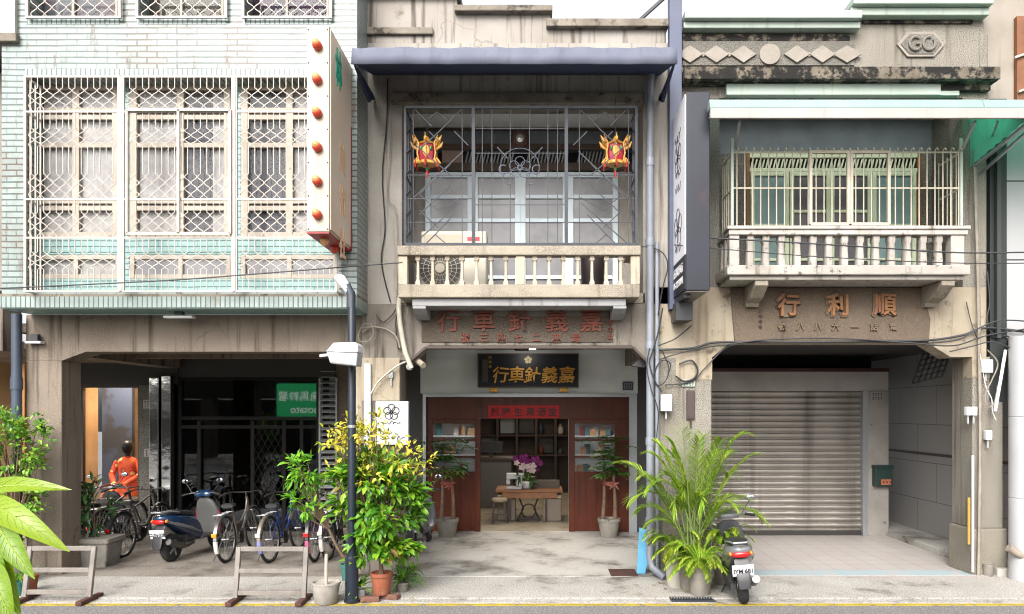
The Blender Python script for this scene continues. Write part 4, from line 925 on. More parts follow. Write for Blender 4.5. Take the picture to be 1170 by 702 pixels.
# white logo board by the left pillar
t=thing('logo_board','small white board with a flower drawing on the pillar behind the yellow shrub','sign',(X(450),-.1,2))
MB().box(X(431),X(468),-.1,-.02,Z(508),Z(459)).build('board',M('white_board',C('eeeef1',.6),.4),t,bevel=.006)
m=MB(); flower(m,X(449),Z(471),.10,-.105,'y',.006); scrawl(m,lambda a,b:(X(449)+a,-.106,Z(483)+b),2,16,.26,.035,.004); scrawl(m,lambda a,b:(X(440)+a,-.106,Z(493)+b),9,14,.2,.08,.004); scrawl(m,lambda a,b:(X(456)+a,-.106,Z(500)+b),12,12,.16,.05,.004); m.build('drawn_logo',ink,t)
# carved black and gold name board over the doors
t=thing('name_board','black lacquer name board with gold characters above the red doors','sign',(X(604,3.1),3.1,2.8))
YN=3.1; nx_=lambda p:X(p,YN); nz_=lambda p:Z(p,YN)
m=MB(); m.box(nx_(546),nx_(661),YN,YN+.09,nz_(443),nz_(404)); m.build('board',black,t,bevel=.006)
m=MB(); 
for a,c,e,g in ((546,661,404,405.2),(546,661,441.8,443),):
    m.box(nx_(a)-.004,nx_(c)+.004,YN-.012,YN-.001,nz_(g),nz_(e))
for a in (546,660): m.box(nx_(a)-.004,nx_(a+1.2),YN-.011,YN-.001,nz_(441.6),nz_(405.4))
m.build('frame',darkwood,t)
m=MB()
for ch,px in zip('行車針義嘉',(572,590.5,608.5,628,647.5)): m.text(ch,(nx_(px),YN-.012,nz_(428.5)),.285,.02,wob=.025,shear=.12,bold=.012)
m.build('gold_lettering',gold,t)
m=MB(); x,z=nx_(603.5),nz_(411.5)
for k in range(5): q=R(90+72*k); m.ball((x+.038*math.cos(q),YN-.008,z+.038*math.sin(q)),(.03,.008,.03),10,6)
m.build('flower_emblem',M('pale_gold',C('e9dcae',.7),.5),t,smooth=60)
m=MB()
for i,ch in enumerate('丙申年'): m.text(ch,(nx_(560),YN-.006,nz_(409+i*5)),.06,.008)
m.build('small_lettering',gold,t)
m=MB(); m.box(nx_(551),nx_(557.5),YN-.006,YN-.001,nz_(437),nz_(411)); m.build('side_inscription_panel',M('dark_brown_relief',(.04,.03,.022,1),.6),t)
m=MB(); 
for p in (564,644): m.box(nx_(p)-.07,nx_(p)+.07,YN-.02,YN+.05,nz_(448),nz_(443.4))
m.each('support_block',gold,t,bevel=.01)
t=thing('paper_banner','red paper couplet banner on the lintel above the shop doors','banner',(X(599,3.33),3.33,2.2))
MB().box(dx(558),dx(639),YD-.032,YD-.022,dz(478),dz(463.5)).build('paper',banner,t)
m=MB()
for ch,px in zip('興隆生意滿堂',(566,579,592,606,619,631)): m.text(ch,(dx(px),YD-.036,dz(470.8)),.16,.004,bold=.02)
m.build('lettering',M('dark_red_ink',(.05,.004,.006,1),.6),t)
t=thing('spotlight','small black spotlight on the beam underside shining on the gold name board','lamp',(X(604,2.4),2.4,3.05))
ps=(X(600,2.4),2.4,Z(398,2.4)); 
MB().bar((ps[0],2.4,ps[2]),(ps[0],2.4,3.13),.03).build('stem',blackp,t)
MB().box(ps[0]-.17,ps[0]+.06,2.34,2.5,ps[2]-.04,ps[2]+.06).build('housing',blackp,t,bevel=.01)
MB().box(ps[0]+.062,ps[0]+.17,2.36,2.5,ps[2]-.01,ps[2]+.05).build('lit_lens',emit('lamp_lens',(1,.95,.85,1),3),t)
l=area('spot_lamp',(ps[0],2.55,ps[2]-.06),.7,.2,.08,(1,.95,.86),(R(50),0,0))
# house number plates
def plate(name,lab,px0,px1,py0,py1,Y,bg_,fg_,rows=2,cols=4):
    t=thing(name,lab,'number plate',(X((px0+px1)/2,Y),Y,Z((py0+py1)/2,Y)))
    x0,x1,z0,z1=X(px0,Y),X(px1,Y),Z(py1,Y),Z(py0,Y)
    MB().box(x0,x1,Y-.015,Y,z0,z1).build('plate',bg_,t,bevel=.003)
    m=MB(); w_=(x1-x0)/(cols+.6); h=(z1-z0)/(rows+.5)
    for r in range(rows):
        for c in range(cols):
            a=x0+w_*(.4+c); b=z1-h*(.4+r)
            m.box(a,a+w_*.7,Y-.018,Y-.0155,b-h*.15,b-h*.02); m.box(a+w_*.25,a+w_*.45,Y-.018,Y-.0155,b-h*.8,b-h*.17)
            if (r+c)%2: m.box(a+w_*.47,a+w_*.7,Y-.018,Y-.0155,b-h*.75,b-h*.6)
    m.build('marks',fg_,t)
bluep=M('slate_blue_enamel',C('3f4d66',.5),.4); paleplate=M('pale_enamel',C('b9b3ad',.6),.4)
plate('number_plate','dark house number plate at the right end of the white fascia',711.5,723.5,436.5,446,YD-.07,bluep,paleplate)
plate('number_plate','pale number plate at the top of the chipped white shutter post',995,1009,447.5,459,YH-.03,paleplate,ink)
plate('number_plate','wide pale number plate high on the stone pier by the show window',164,178.5,457,467,YS-.11,paleplate,ink)
plate('number_plate','small square pale plate lower on the stone pier by the show window',165,176,513,522,YS-.11,paleplate,ink,2,2)
plate('number_plate','small pale green plate on the pebbledash pillar above the brown plate',779,794,434,442,-.012,palegreen,ink,2,4)
# lanterns and balcony things
def lantern(px,py,lab):
    Y=-.2; x,z=X(px,Y),Z(py,Y); t=thing('palace_lantern',lab,'lantern',(x,Y,z),'red and gold palace lanterns')
    m=MB()
    MB().lathe([(.05,-.13),(.10,-.12),(.115,-.02),(.10,.09),(.06,.11)],(x,Y,z),8).build('red_body',M('lantern_red',C('b5233a',.7),.45),t,smooth=20)
    m=MB()
    for k in range(6):
        a=R(60*k+30); c_,s__=math.cos(a),math.sin(a)
        m.tube([(x+.1*c_,Y+.1*s__,z-.15),(x+.13*c_,Y+.13*s__,z-.02),(x+.11*c_,Y+.11*s__,z+.1),(x+.17*c_,Y+.17*s__,z+.2)],[.010,.011,.013,.004],6)
        m.ball((x+.16*c_,Y+.16*s__,z+.13),(.02,.02,.032),8,6); m.ball((x+.135*c_,Y+.135*s__,z-.13),(.02,.02,.026),8,6)
    for s__ in (-1,1):   # carved corner wings
        m.tube([(x+s__*.09,Y-.02,z+.06),(x+s__*.14,Y-.03,z+.13),(x+s__*.185,Y-.03,z+.21)],[.02,.03,.006],7); m.tube([(x+s__*.11,Y-.02,z+.03),(x+s__*.17,Y-.03,z+.07),(x+s__*.2,Y-.03,z+.13)],[.014,.022,.005],7)
        m.tube([(x+s__*.09,Y-.02,z-.05),(x+s__*.13,Y-.03,z-.11),(x+s__*.17,Y-.03,z-.14)],[.018,.03,.012],7)
    m.ball((x,Y-.105,z),(.045,.015,.07),10,7)
    m.lathe([(.115,-.15),(.12,-.13),(.115,-.115)],(x,Y,z),12); m.lathe([(.11,.095),(.12,.11),(.06,.14),(.015,.2)],(x,Y,z),12)
    m.build('gold_frame',M('lantern_gold',C('eec05f',.75),.4,var=C('d9822f',.7),vs=14),t,smooth=40)
    m=MB()
    for k in range(6):
        a=R(60*k+30); m.tube([(x+.15*math.cos(a),Y+.15*math.sin(a),z-.1),(x+.155*math.cos(a),Y+.155*math.sin(a),z-.2)],[.008,.012],5)
    m.tube([(x,Y,z-.15),(x,Y,z-.30)],[.010,.018],6); m.build('tassels',M('tassel_red',C('c22f2f',.7),.7),t)
    m=MB()
    for k in range(6):
        a=R(60*k); m.ball((x+.118*math.cos(a),Y+.118*math.sin(a),z+.03),(.016,.016,.03),6,5)
    m.ball((x,Y,z-.2),(.02,.02,.025),8,6); m.build('green_beads',M('bead_green',C('3f9d5a',.6),.4),t)
    MB().bar((x,Y,z+.19),(x,Y,5.97),.008).build('cord',cablem,t)
lantern(488,175,'red and gold palace lantern left of the octagonal mirror'); lantern(703,175,'red and gold palace lantern right of the octagonal mirror')
xo,zo_=X(594,.88),Z(158,.88)
t=thing('bagua_mirror','octagonal red framed mirror on the dark wall above the balcony doors','mirror',(xo,.88,zo_))
MB().lathe([(.13,-.03),(.13,.0)],(xo,.92,zo_),8,'y',R(22.5)).build('frame',M('dark_red_frame',C('6b3a3a',.55),.5),t,bevel=.006)
MB().lathe([(.095,-.04),(.095,-.031)],(xo,.92,zo_),8,'y',R(22.5)).build('inlay',M('brown_inlay',C('8b6a5c',.55),.5),t)
MB().lathe([(0,-.062),(.03,-.058),(.055,-.041)],(xo,.92,zo_),20,'y').build('mirror',M('convex_mirror',(.9,.9,.88,1),.03,1.),t,smooth=60)
Y=.0; x0,x1=X(481,Y),X(556,Y); zc=Z(300,.0); z0,z1=bz+.04,Z(264,Y)
t=thing('air_conditioner','cream outdoor air conditioner unit with a red sticker on the balcony','air conditioner',((x0+x1)/2,.15,z0))
MB().box(x0,x1,.0,.30,z0,z1).build('case',M('cream_enamel',C('e2dbcb',.68),.45,var=C('d6cdbb',.66),vs=3),t,bevel=.02)
fx,fz=X(503,Y),Z(307,Y)
MB().lathe([(.27,-.006),(.27,-.001)],(fx,0,fz),32,'y').build('fan_opening',blackp,t)
m=MB()
for r in (.27,.21,.15,.09): m.tube([(fx+r*math.cos(R(a)),-.015,fz+r*math.sin(R(a))) for a in range(0,360,15)],.0045,4,closed=True)
for k in range(24): a=R(15*k); m.bar((fx+.05*math.cos(a),-.015,fz+.05*math.sin(a)),(fx+.27*math.cos(a),-.015,fz+.27*math.sin(a)),.006)
m.lathe([(.06,-.03),(.06,-.008)],(fx,0,fz),16,'y'); m.build('fan_guard',cream,t)
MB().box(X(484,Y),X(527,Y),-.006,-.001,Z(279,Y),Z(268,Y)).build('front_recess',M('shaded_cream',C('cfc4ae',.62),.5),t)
MB().box(X(534,Y),X(548,Y),-.006,-.001,Z(275.5,Y),Z(271,Y)).build('sticker',M('red_sticker',C('c9384a',.7),.5),t)
bxp,bzp=X(677,.1),bz+.04
t=MB().lathe([(.12,0),(.14,.02),(.155,.5),(.17,.52),(.17,.56),(.15,.56),(.14,.5)],(bxp,.1,bzp),20).build('plastic_barrel',M('dark_brown_plastic',C('3a2d2e',.5),.5),smooth=30,loc=(bxp,.1,bzp),label='dark brown plastic barrel standing behind the balusters',cat='barrel')
# ---------------------------------------------------------------- PIPES, CABLES, METERS
t=thing('downpipe','pale blue drainpipe running down beside the slate post','pipe',(X(741),-.1,0))
m=MB(); x=X(741); m.tube([(x+.05,-.02,Z(86)+.02),(x+.05,-.14,Z(84)),(x+.02,-.15,Z(88)),(x,-.12,Z(98)),(x,-.12,.25),(x+.03,-.14,.12),(x+.16,-.3,.03)],.047,10); m.build('pipe',pipewhite,t,smooth=50)
m=MB()
for z in (5.2,4.2,2.9,1.7,.7): m.lathe([(.054,-.05),(.056,-.03),(.056,.03),(.054,.05)],(x,-.12,z),12)
m.each('coupling',pipewhite,t,smooth=30)
x=X(749.5); MB().tube([(x,-.08,4.2),(x,-.08,.02)],.028,8).build('downpipe',pipewhite,smooth=50,loc=(x,-.08,.02),label='thinner pale pipe running beside the wide pale blue drainpipe',cat='pipe')
x=X(19,-.1); m=MB(); m.tube([(x,-.1,3.3),(x,-.1,0)],.06,10); m.lathe([(.07,2.35),(.07,2.5)],(x,-.1,0),12); m.lathe([(.07,1.2),(.07,1.3)],(x,-.1,0),12)
m.build('downpipe',pipegrey,smooth=40,loc=(x,-.1,0),label='dark slate drainpipe at the far left beside the tiled house pillar',cat='pipe')
m=MB(); m.tube([(X(a,-.12),-.12,Z(b,-.12)) for a,b in ((457,338),(455.5,352),(457,370),(460,388),(463,403),(470,421))],.032,10)
m.build('flexible_duct',flex,smooth=50,loc=(X(460,-.12),-.12,Z(380,-.12)),label='cream flexible hose hanging from the balcony beside the left pillar',cat='hose')
def cable(pts,r,lab,mat=cablem,name='cable',cat='cable',sub=6):
    P=[Vector(p) for p in pts]; out=[]
    for i in range(len(P)-1):
        p0=P[max(i-1,0)];p1=P[i];p2=P[i+1];p3=P[min(i+2,len(P)-1)]
        for k in range(sub):
            u=k/sub; out.append(.5*((2*p1)+(p2-p0)*u+(2*p0-5*p1+4*p2-p3)*u*u+(3*p1-p0-3*p2+p3)*u**3))
    out.append(P[-1]); l=tuple(P[0])
    return MB().tube(out,r,5).build(name,mat,smooth=60,loc=l,label=lab,cat=cat)
def pc(pts,Y): return [(X(a,Y),Y,Z(b,Y)) for a,b in pts]
cable(pc([(-60,332),(60,327),(200,320),(320,311),(460,300)],-.85),.008,'thin black overhead cable crossing the tiled house windows')
cable(pc([(732,282),(745,283),(758,290),(763,305),(757,330),(752,360)],-.14),.008,'black cable curving down from the middle balcony by the drainpipe')
cable(pc([(812,272),(900,277),(1000,283),(1100,289),(1240,287)],-.8),.009,'upper black overhead cable crossing the white balustrade')
cable(pc([(770,280),(900,291),(1000,297),(1110,301),(1240,300)],-.75),.006,'lower thin overhead cable crossing the white balustrade')
cable(pc([(745,400),(790,398),(812,392),(840,391),(920,391),(1000,390),(1060,389),(1100,383),(1125,375),(1170,379),(1220,384)],-.06),.016,'thick black cable bundle along the lower edge of the brown sign beam')
cable(pc([(750,412),(775,404),(800,398),(830,394),(880,388),(960,387),(1040,392),(1090,395),(1130,383),(1200,372)],-.09),.009,'sagging black cable below the brown sign beam')
cable(pc([(760,440),(790,436),(806,420),(830,397),(850,394)],-.05),.008,'thin cable rising diagonally from the right shop pillar to the beam')
cable(pc([(757,352),(752,380),(746,400),(742,415),(748,435),(756,448)],-.2),.010,'black cable hanging beside the drainpipe down to the white box')
cable(pc([(776,416),(790,412),(797,422),(794,432),(782,436),(772,430)],-.06),.012,'black looped cable on the plaster band of the pebbledash pillar')
cable(pc([(756,400),(764,420),(760,436),(750,440),(748,425),(756,412),(766,416),(762,432)],-.12),.008,'tangled black cable coil beside the white meter box')
cable(pc([(414,380),(424,374),(440,376),(452,384),(457,398)],-.06),.011,'grey conduit cable arching over the left pillar head',cablegrey)
cable(pc([(409,385),(414,372),(424,371),(426,383),(418,391),(410,388),(412,376),(422,374)],-.1),.008,'tangled grey wire coil behind the street lamp head',cablegrey)
cable(pc([(424,450),(432,437),(446,424),(458,416),(466,413)],-.08),.012,'white conduit rising diagonally across the left pillar plaster band',flex)
cable(pc([(430,360),(438,368),(448,360),(454,352),(452,372),(455,400)],-.05),.008,'dark wire straggling under the end of the middle balcony')
cable(pc([(443,90),(442,140),(437,200),(440,260),(436,300),(446,345)],-.03),.008,'thin black cable running down the left column beside the balcony grille')
cable(pc([(446,88),(447,150),(443,215),(446,232),(452,240),(455,300),(453,340)],-.05),.006,'thin grey wire wandering down the left column',cablegrey)
cable(pc([(1060,392),(1095,388),(1125,372),(1150,366),(1200,370)],-.2),.009,'black cable crossing from the beam corner to the clad column, upper of two')
cable(pc([(1085,402),(1110,396),(1135,391),(1165,402),(1200,410)],-.22),.008,'black cable crossing from the beam corner to the clad column, lower of two')
cable(pc([(752,395),(770,388),(783,378),(790,372)],-.1),.009,'short black cable climbing from the drainpipe to the sign bracket')
cable(pc([(742,398),(739,420),(744,445),(752,470),(750,500)],-.19),.007,'thin dark cable drooping in front of the drainpipe')
cable(pc([(1118,658),(1119,600),(1120,500),(1119,400),(1117,300),(1114,200),(1113,172)],-.07),.022,'tall grey vertical conduit up the right corner pillar',cablegrey,'conduit','conduit')
cable(pc([(1104,345),(1110,370),(1118,392),(1121,408)],-.05),.006,'thin wire slanting down to the conduit on the right corner pillar')
cable(pc([(1120,405),(1126,440),(1133,456),(1134,470),(1138,480)],-.1),.006,'loose pale wire by the right corner pillar meter box',whitep)
cable(pc([(1128,400),(1140,415),(1133,435),(1126,450),(1128,465),(1136,460),(1140,440)],-.12),.008,'tangled grey wire hanging right of the corner pillar',cablegrey)
cable(pc([(1128,310),(1131,345),(1128,365),(1136,385),(1150,384),(1160,392)],-.05),.010,'black wire dropping along the dark gap by the clad building')
m=MB(); m.tube(pc([(1137,470),(1144,430),(1149,400)],-.15),.02,6); m.build('white_conduit',whitep,smooth=50,loc=(X(1143,-.15),-.15,Z(435,-.15)),label='slanting white conduit beside the right corner pillar',cat='conduit')
x=X(1111.5,-.06); MB().tube([(x,-.06,.05),(x,-.06,Z(520))],.016,8).build('white_pole',whitep,smooth=50,loc=(x,-.06,.05),label='thin white pole leaning against the right corner pillar',cat='pole')
x=X(1107,-.06); MB().tube([(x,-.06,.4),(x,-.06,Z(568))],.018,8).build('yellow_pole',M('yellow_tube',C('c9a24a',.6),.5),smooth=50,loc=(x,-.06,.4),label='short yellow tube on the face of the right corner pillar',cat='pole')
def boxthing(name,lab,cat,px0,px1,py0,py1,Y,dep,mat,mat2,sl=True):
    x0,x1,z0,z1=X(px0,Y),X(px1,Y),Z(py1,Y),Z(py0,Y); t=thing(name,lab,cat,((x0+x1)/2,Y,z0))
    MB().box(x0,x1,Y,Y+dep,z0,z1).build('case',mat,t,bevel=.008)
    m=MB(); m.box(x0+.012,x1-.012,Y-.006,Y-.001,z0+.02,z1-.012); m.build('cover',mat,t,bevel=.003)
    m=MB(); m.tube([((x0+x1)/2,Y+dep*.5,z0),((x0+x1)/2,Y+dep*.5,z0-.1)],.012,6); m.box(x0+.02,x0+.04,Y-.010,Y-.0065,z0+.03,z0+.05); m.build('cable_gland',mat2,t)
    return t
boxthing('meter_box','white electricity box among tangled cables beside the pebbledash pillar','electrical box',755.5,768,451,470,-.15,.1,whitep,greyp)
boxthing('meter_box','white meter box high on the right corner pillar under the beam','electrical box',1123,1135,411,426,-.12,.1,whitep,greyp)
boxthing('meter_box','left one of two small white switch boxes on the right corner pillar','electrical box',1105,1110.5,465,475,-.09,.07,whitep,greyp)
boxthing('meter_box','right one of two small white switch boxes on the right corner pillar','electrical box',1111.5,1117,465,475,-.09,.07,whitep,greyp)
boxthing('meter_box','small white junction box hanging on the outer edge of the corner pillar','electrical box',1127,1134,492,503,-.09,.07,whitep,greyp)
boxthing('meter_box','grey junction box on the left pillar plaster band','electrical box',444,449,424,432,-.06,.05,greyp,greyp)
t=boxthing('name_plate','narrow dark brown plate on the pebbledash pillar beside the palm','plate',784.5,794,446,480,-.03,.025,M('brown_enamel',C('5a4a48',.5),.4),darkwood)
MB().box(X(417),X(424.5),-.05,-.002,.3,Z(416)).build('cable_trunking',M('white_trunking',C('cfd2d4',.66),.5),loc=(X(421),-.03,.3),label='tall white cable trunking on the left pillar behind the lamp post',cat='trunking',bevel=.005)
t=thing('mailbox','dark green mailbox with an orange label on the chipped white shutter post','mailbox',(hx(1005),YH-.1,1.2))
MB().box(hx(995.5),hx(1015),YH-.16,YH-.022,hz(555),hz(532)).build('case',M('dark_green_enamel',C('2d4a44',.5),.4),t,bevel=.012)
MB().box(hx(995),hx(1015.5),YH-.175,YH-.02,hz(535),hz(531)).build('lid',M('dark_green_lid',C('27413c',.5),.4),t,bevel=.006)
MB().box(hx(1001.5),hx(1013),YH-.166,YH-.161,hz(553),hz(547)).build('label',M('orange_label',C('cf7f55',.65),.5),t)
m=MB()
for i in range(3): a=hx(1003)+i*.055; m.box(a,a+.035,YH-.169,YH-.1665,hz(551.5),hz(548.5))
m.build('label_marks',redfaded,t)
t=thing('wall_box','dark metal box on the grey tiled passage wall','box',(6.3,1.2,1.5))
MB().box(6.22,6.35,.78,1.22,1.46,1.80).build('case',M('dark_grey_box',C('3d3f42',.5),.5),t,bevel=.01)
MB().box(6.214,6.219,.82,1.18,1.50,1.76).build('door',M('grey_box_door',C('595c60',.5),.5),t)
t=thing('hanging_lattice','black diamond lattice panel tilted under the passage ceiling','lattice',(X(1063,1.2),1.2,2.6))
m=MB(); Yl=1.3
for i in range(-5,9):
    x=X(1040,Yl)+i*.085
    pass
def clipseg(p,q,poly): return p,q
P0=[X(1044,Yl),Z(432,Yl)]; ua=Vector((.42,0,.10)); va=Vector((.15,0,.42)); o3=Vector((X(1043,Yl),Yl,Z(438,Yl)))
for i in range(6):
    a=i/5; m.bar(o3+ua*a,o3+ua*a+va,.022); m.bar(o3+va*a,o3+va*a+ua,.022)
m.build('lattice_bars',blackp,t)
m=MB(); m.bar(o3+va,(o3.x+.15,Yl,3.02),.01); m.bar(o3+va+ua,(o3.x+.57,Yl,3.02),.01); m.build('hanger',blackp,t)
t=thing('security_camera','beige bullet camera under the corner of the middle arch','camera',(X(478,.2),.2,2.7))
MB().tube([(X(473,.1),.1,Z(409,.1)),(X(484,-.05),-.05,Z(418,-.05))],.04,10).build('barrel',M('beige_plastic',C('b9ad9a',.6),.5),t,smooth=40)
MB().bar((X(474,.15),.15,Z(408,.15)),(X(470,.25),.25,Z(403,.25)),.025).build('bracket',greyp,t)
t=thing('security_camera','white dome fixture clamped on the left pillar edge beside the hose','camera',(X(468,.2),.2,2.6))
MB().ball((X(468,.05),.05,Z(419,.05)),(.045,.045,.05)).build('dome',whitep,t,smooth=60); MB().bar((X(464,.05),.05,Z(414,.05)),(X(458,.0),.05,Z(412,.0)),.025).build('arm',greyp,t)
t=thing('bullet_camera','dark lamp bracket hooked at the right corner of the middle arch','bracket',(X(735,.1),.1,2.75))
MB().prism([(X(722,.1),Z(418,.1)),(X(737,.1),Z(405,.1)),(X(737,.1),Z(420,.1))],.1,.25).build('hood',blackp,t)
# street lamp
gx_,gy_=G(402,687)
LP=lambda px,py:(X(px,gy_),gy_,Z(py,gy_))
t=thing('street_lamp','slim black street lamp with a boxy white head before the left pillar','street lamp',(gx_,gy_,0))
m=MB(); m.lathe([(.085,0),(.085,.02),(.072,.03),(.072,.47),(.045,.5),(.043,3.35),(.03,3.4)],(gx_,gy_,0),18); m.build('pole',M('black_blue_paint',C('23303f',.45),.4),t,smooth=30)
zl=Z(405,gy_-.3)
yl=gy_-.25; s_=S(yl)
m=MB(); xa_,xb_=X(375,yl),X(412,yl); 
m.prism([(xa_,Z(403,yl)),(xa_+.03,Z(400,yl)),(X(384,yl),Z(393,yl)),(X(409,yl),Z(392,yl)),(xb_,Z(396,yl)),(xb_,Z(404,yl))],yl-.12,yl+.14); m.build('lamp_head',whitep,t,bevel=.015)
m=MB(); m.prism([(xa_+.01,Z(403,yl)-.002),(xb_-.005,Z(404,yl)-.002),(xb_-.02,Z(419,yl)),(xa_+.05,Z(416,yl))],yl-.11,yl+.13); m.build('lamp_visor',greyp,t,bevel=.01)
MB().prism([(xa_+.03,Z(405,yl)),(xb_-.04,Z(406,yl)),(xb_-.05,Z(417,yl)),(xa_+.06,Z(414.5,yl))],yl-.115,yl-.111).build('lens',M('pale_lens',C('e3dfd6',.7),.2),t)
MB().bar((X(377,yl+.05),yl+.05,Z(405,yl)),(X(366,yl+.1),yl+.1,Z(406,yl)),.03).build('arm',greyp,t)
MB().bar((gx_,gy_-.04,Z(402,gy_)),(gx_,yl+.1,Z(402,gy_)),.05).build('arm',greyp,t)
m=MB(); m.tube([LP(401,352),LP(401,336),LP(396,326)],.045,10); m.build('top_elbow',M('slate_paint',C('4d5561',.5),.5),t,smooth=50)
m=MB(); m.tube([LP(399,333),LP(389,319)],[.04,.06],12); m.ball(LP(388,318),(.06,.06,.045)); m.build('sensor_head',whitep,t,smooth=50)
m=MB(); m.lathe([(.0465,1.9),(.0465,1.93)],(gx_,gy_,0),14); m.build('clamp',alum,t)
# ---------------------------------------------------------------- RACKS, BUCKETS, BOARDS
def rack(x0,x1,y,lab,grp):
    t=thing('timber_rack',lab,'rack',((x0+x1)/2,y,0),grp); lean=.1; zt_=.575
    P=lambda x,f:(x,y+lean*f,.035+(zt_-.035)*f)
    for x in (x0,x1):
        MB().bar(P(x,0),P(x,1),.05,.045,(0,1,0)).build('post',rackm,t,bevel=.005)
        MB().box(x-.035,x+.035,y-.2,y+.22,-.012,.035).build('foot',redfoot,t,bevel=.008)
    for f in (.96,.53,.1): MB().bar(P(x0+.026,f),P(x1-.026,f),.05,.04,(0,1,0)).build('rail',rackm,t,bevel=.005)
xa,ya=G(28,686); xb,_=G(102,686); rack(xa,xb,ya,'weathered timber rack with red feet before the left pillar','low timber racks at the kerb')
xa,ya=G(269,687); xb,_=G(347,687); rack(xa,xb,ya,'weathered timber rack with dark feet before the parked bicycles','low timber racks at the kerb')
x,y=G(372.5,688); t=thing('cement_bucket','chipped white cement filled bucket with an upright stake at the kerb','bucket',(x,y,-.012))
MB().lathe([(.105,0),(.12,.02),(.15,.21),(.158,.215),(.158,.235),(.14,.235),(.135,.21),(0,.20)],(x,y,-.012),22).build('bucket',M('chipped_cement',C('c6beb2',.62),.85,var=C('aaa297',.6),vs=6,spot=C('7d766c',.55),ss=8,sp=(.6,.68),bump=.4),t,smooth=40)
MB().tube([(x,y,.19),(x+.005,y,.52)],.02,8).build('stake',M('pale_stake',C('cbbfb0',.62),.7),t,smooth=50)
x,y=G(733,657); t=thing('blue_board','cut sheet of sky blue board leaning against the drainpipe','board',(x,y+.1,0))
m=MB(); m.xf=Matrix.Translation((x,y+.02,.008))@Matrix.Rotation(R(-22),4,'Z')@Matrix.Rotation(R(-9),4,'X')
pts=[(-.06,0),(.05,.005)]+[(.055+.018*(i%2)+.006*i,.06+i*.07) for i in range(7)]+[(.07,.56),(-.05,.58)]
m.prism(pts,0,.012); m.build('sheet',M('sky_blue_board',C('5fb3dc',.6),.6,var=C('4ea0cb',.6),vs=5),t)
x,y=G(712,656); MB().box(x-.17,x+.17,y-.16,y+.2,.008,.024).build('doormat',M('brown_mat',C('5d3a30',.55),.9,var=C('4a2e27',.5),vs=9,bump=.5),bevel=.004,loc=(x,y,.008),label='dark brown square mat lying on the cement floor by the drainpipe',cat='mat')
for i,(px,py,r_,lab) in enumerate(((422,687,.2,'red brick lying flat in front of the terracotta pot'),(446,684,-.3,'broken brick lying right of the terracotta pot'))):
    x,y=G(px,py); m=MB(); m.xf=Matrix.Translation((x,y+.03,-.012))@Matrix.Rotation(r_,4,'Z'); m.box(-.1,.1,-.05,.05,0,.055); m.build('brick',M('old_brick',C('9a6a58',.55),.9,var=C('7d5a4c',.55),vs=9,bump=.4),bevel=.008,loc=(x,y,0),label=lab,cat='brick')
x,y=G(1119,656); MB().lathe([(.06,0),(.065,.12),(.07,.125),(.07,.15),(.05,.15),(.05,.1),(0,.1)],(x+.05,y-.1,0),16).build('cement_pot',potgrey,smooth=40,loc=(x+.05,y-.1,0),label='tiny empty grey pot at the foot of the right corner pillar',cat='pot')
m=MB(); m.tube(pc([(1152,626),(1162,632),(1176,640)],-.35),.05,8); m.build('steel_pipe',cablegrey,smooth=50,loc=(X(1160,-.35),-.35,.1),label='thick dark pipe lying at the foot of the clad column',cat='pipe')
# ---------------------------------------------------------------- PLANTS
def leaf(m,p,d,n,L,w,bend=.25,fold=.12):
    d=d.normalized(); s_=d.cross(n)
    if s_.length<1e-4: s_=d.orthogonal()
    s_.normalize(); n=s_.cross(d).normalized()
    q=lambda t,a,f:p+d*(L*t)+s_*(a*w)+n*(f*w-bend*L*t*t)
    m.add([q(0,0,0),q(.3,-.45,fold),q(.3,0,0),q(.3,.45,fold),q(.65,-.36,fold),q(.65,0,0),q(.65,.36,fold),q(1,0,0)],
          [(0,2,1),(0,3,2),(1,2,5,4),(2,3,6,5),(4,5,7),(5,6,7)])
def rv(rng): 
    while True:
        v=Vector((rng.uniform(-1,1),rng.uniform(-1,1),rng.uniform(-1,1)))
        if .05<v.length<1: return v
def crown(m,rng,c,rad,n,L,w,clumps=18,spread=.28,droop=.2,up=.3):
    c=Vector(c); rad=Vector(rad); cs=[]
    for _ in range(clumps):
        v=rv(rng); v=v.normalized()*rng.uniform(.45,1); cs.append(v)
    for i in range(n):
        k=rng.choice(cs)+rv(rng)*spread*rng.uniform(.3,1.3)
        p=c+Vector((k.x*rad.x,k.y*rad.y,k.z*rad.z))
        d=(k.normalized()*.8+rv(rng)*.9+Vector((0,0,up*rng.uniform(-.6,1)))).normalized()
        nn=(Vector((0,-.25,1))+rv(rng)*.6).normalized(); f=rng.uniform(.65,1.2)
        leaf(m,p,d,nn,L*f,w*f,droop*rng.uniform(.3,1.5))
    return [Vector((k.x*rad.x,k.y*rad.y,k.z*rad.z))+c for k in cs]
def stems(m,rng,base,tips,r0,r1,fork=.35):
    base=Vector(base)
    top=sum(tips,Vector())/len(tips); f=base.lerp(top,fork)
    m.tube([base,base.lerp(f,.5)+Vector((rng.uniform(-.02,.02),0,0)),f],[r0,r0*.85,r0*.7],7)
    for t in tips:
        mid=f.lerp(t,.5)+rv(rng)*.05; m.tube([f,mid,t],[r0*.5,r0*.3,r1],5,cap=False)
def potmesh(c,r,h,taper=.72):
    return MB().lathe([(0,0),(r*taper,0),(r*.93,h*.82),(r,h*.83),(r,h),(r*.88,h),(r*.85,h*.9)],c,24)
GL=[(.03,.11,.012,1),(.06,.19,.018,1),(.12,.29,.02,1),(.19,.37,.03,1)]
green=leafmat('fresh_green_leaf',GL,.3); limegreen=leafmat('lime_leaf',[(.03,.13,.008,1),(.07,.22,.010,1),(.14,.31,.015,1),(.26,.40,.025,1)],.3)
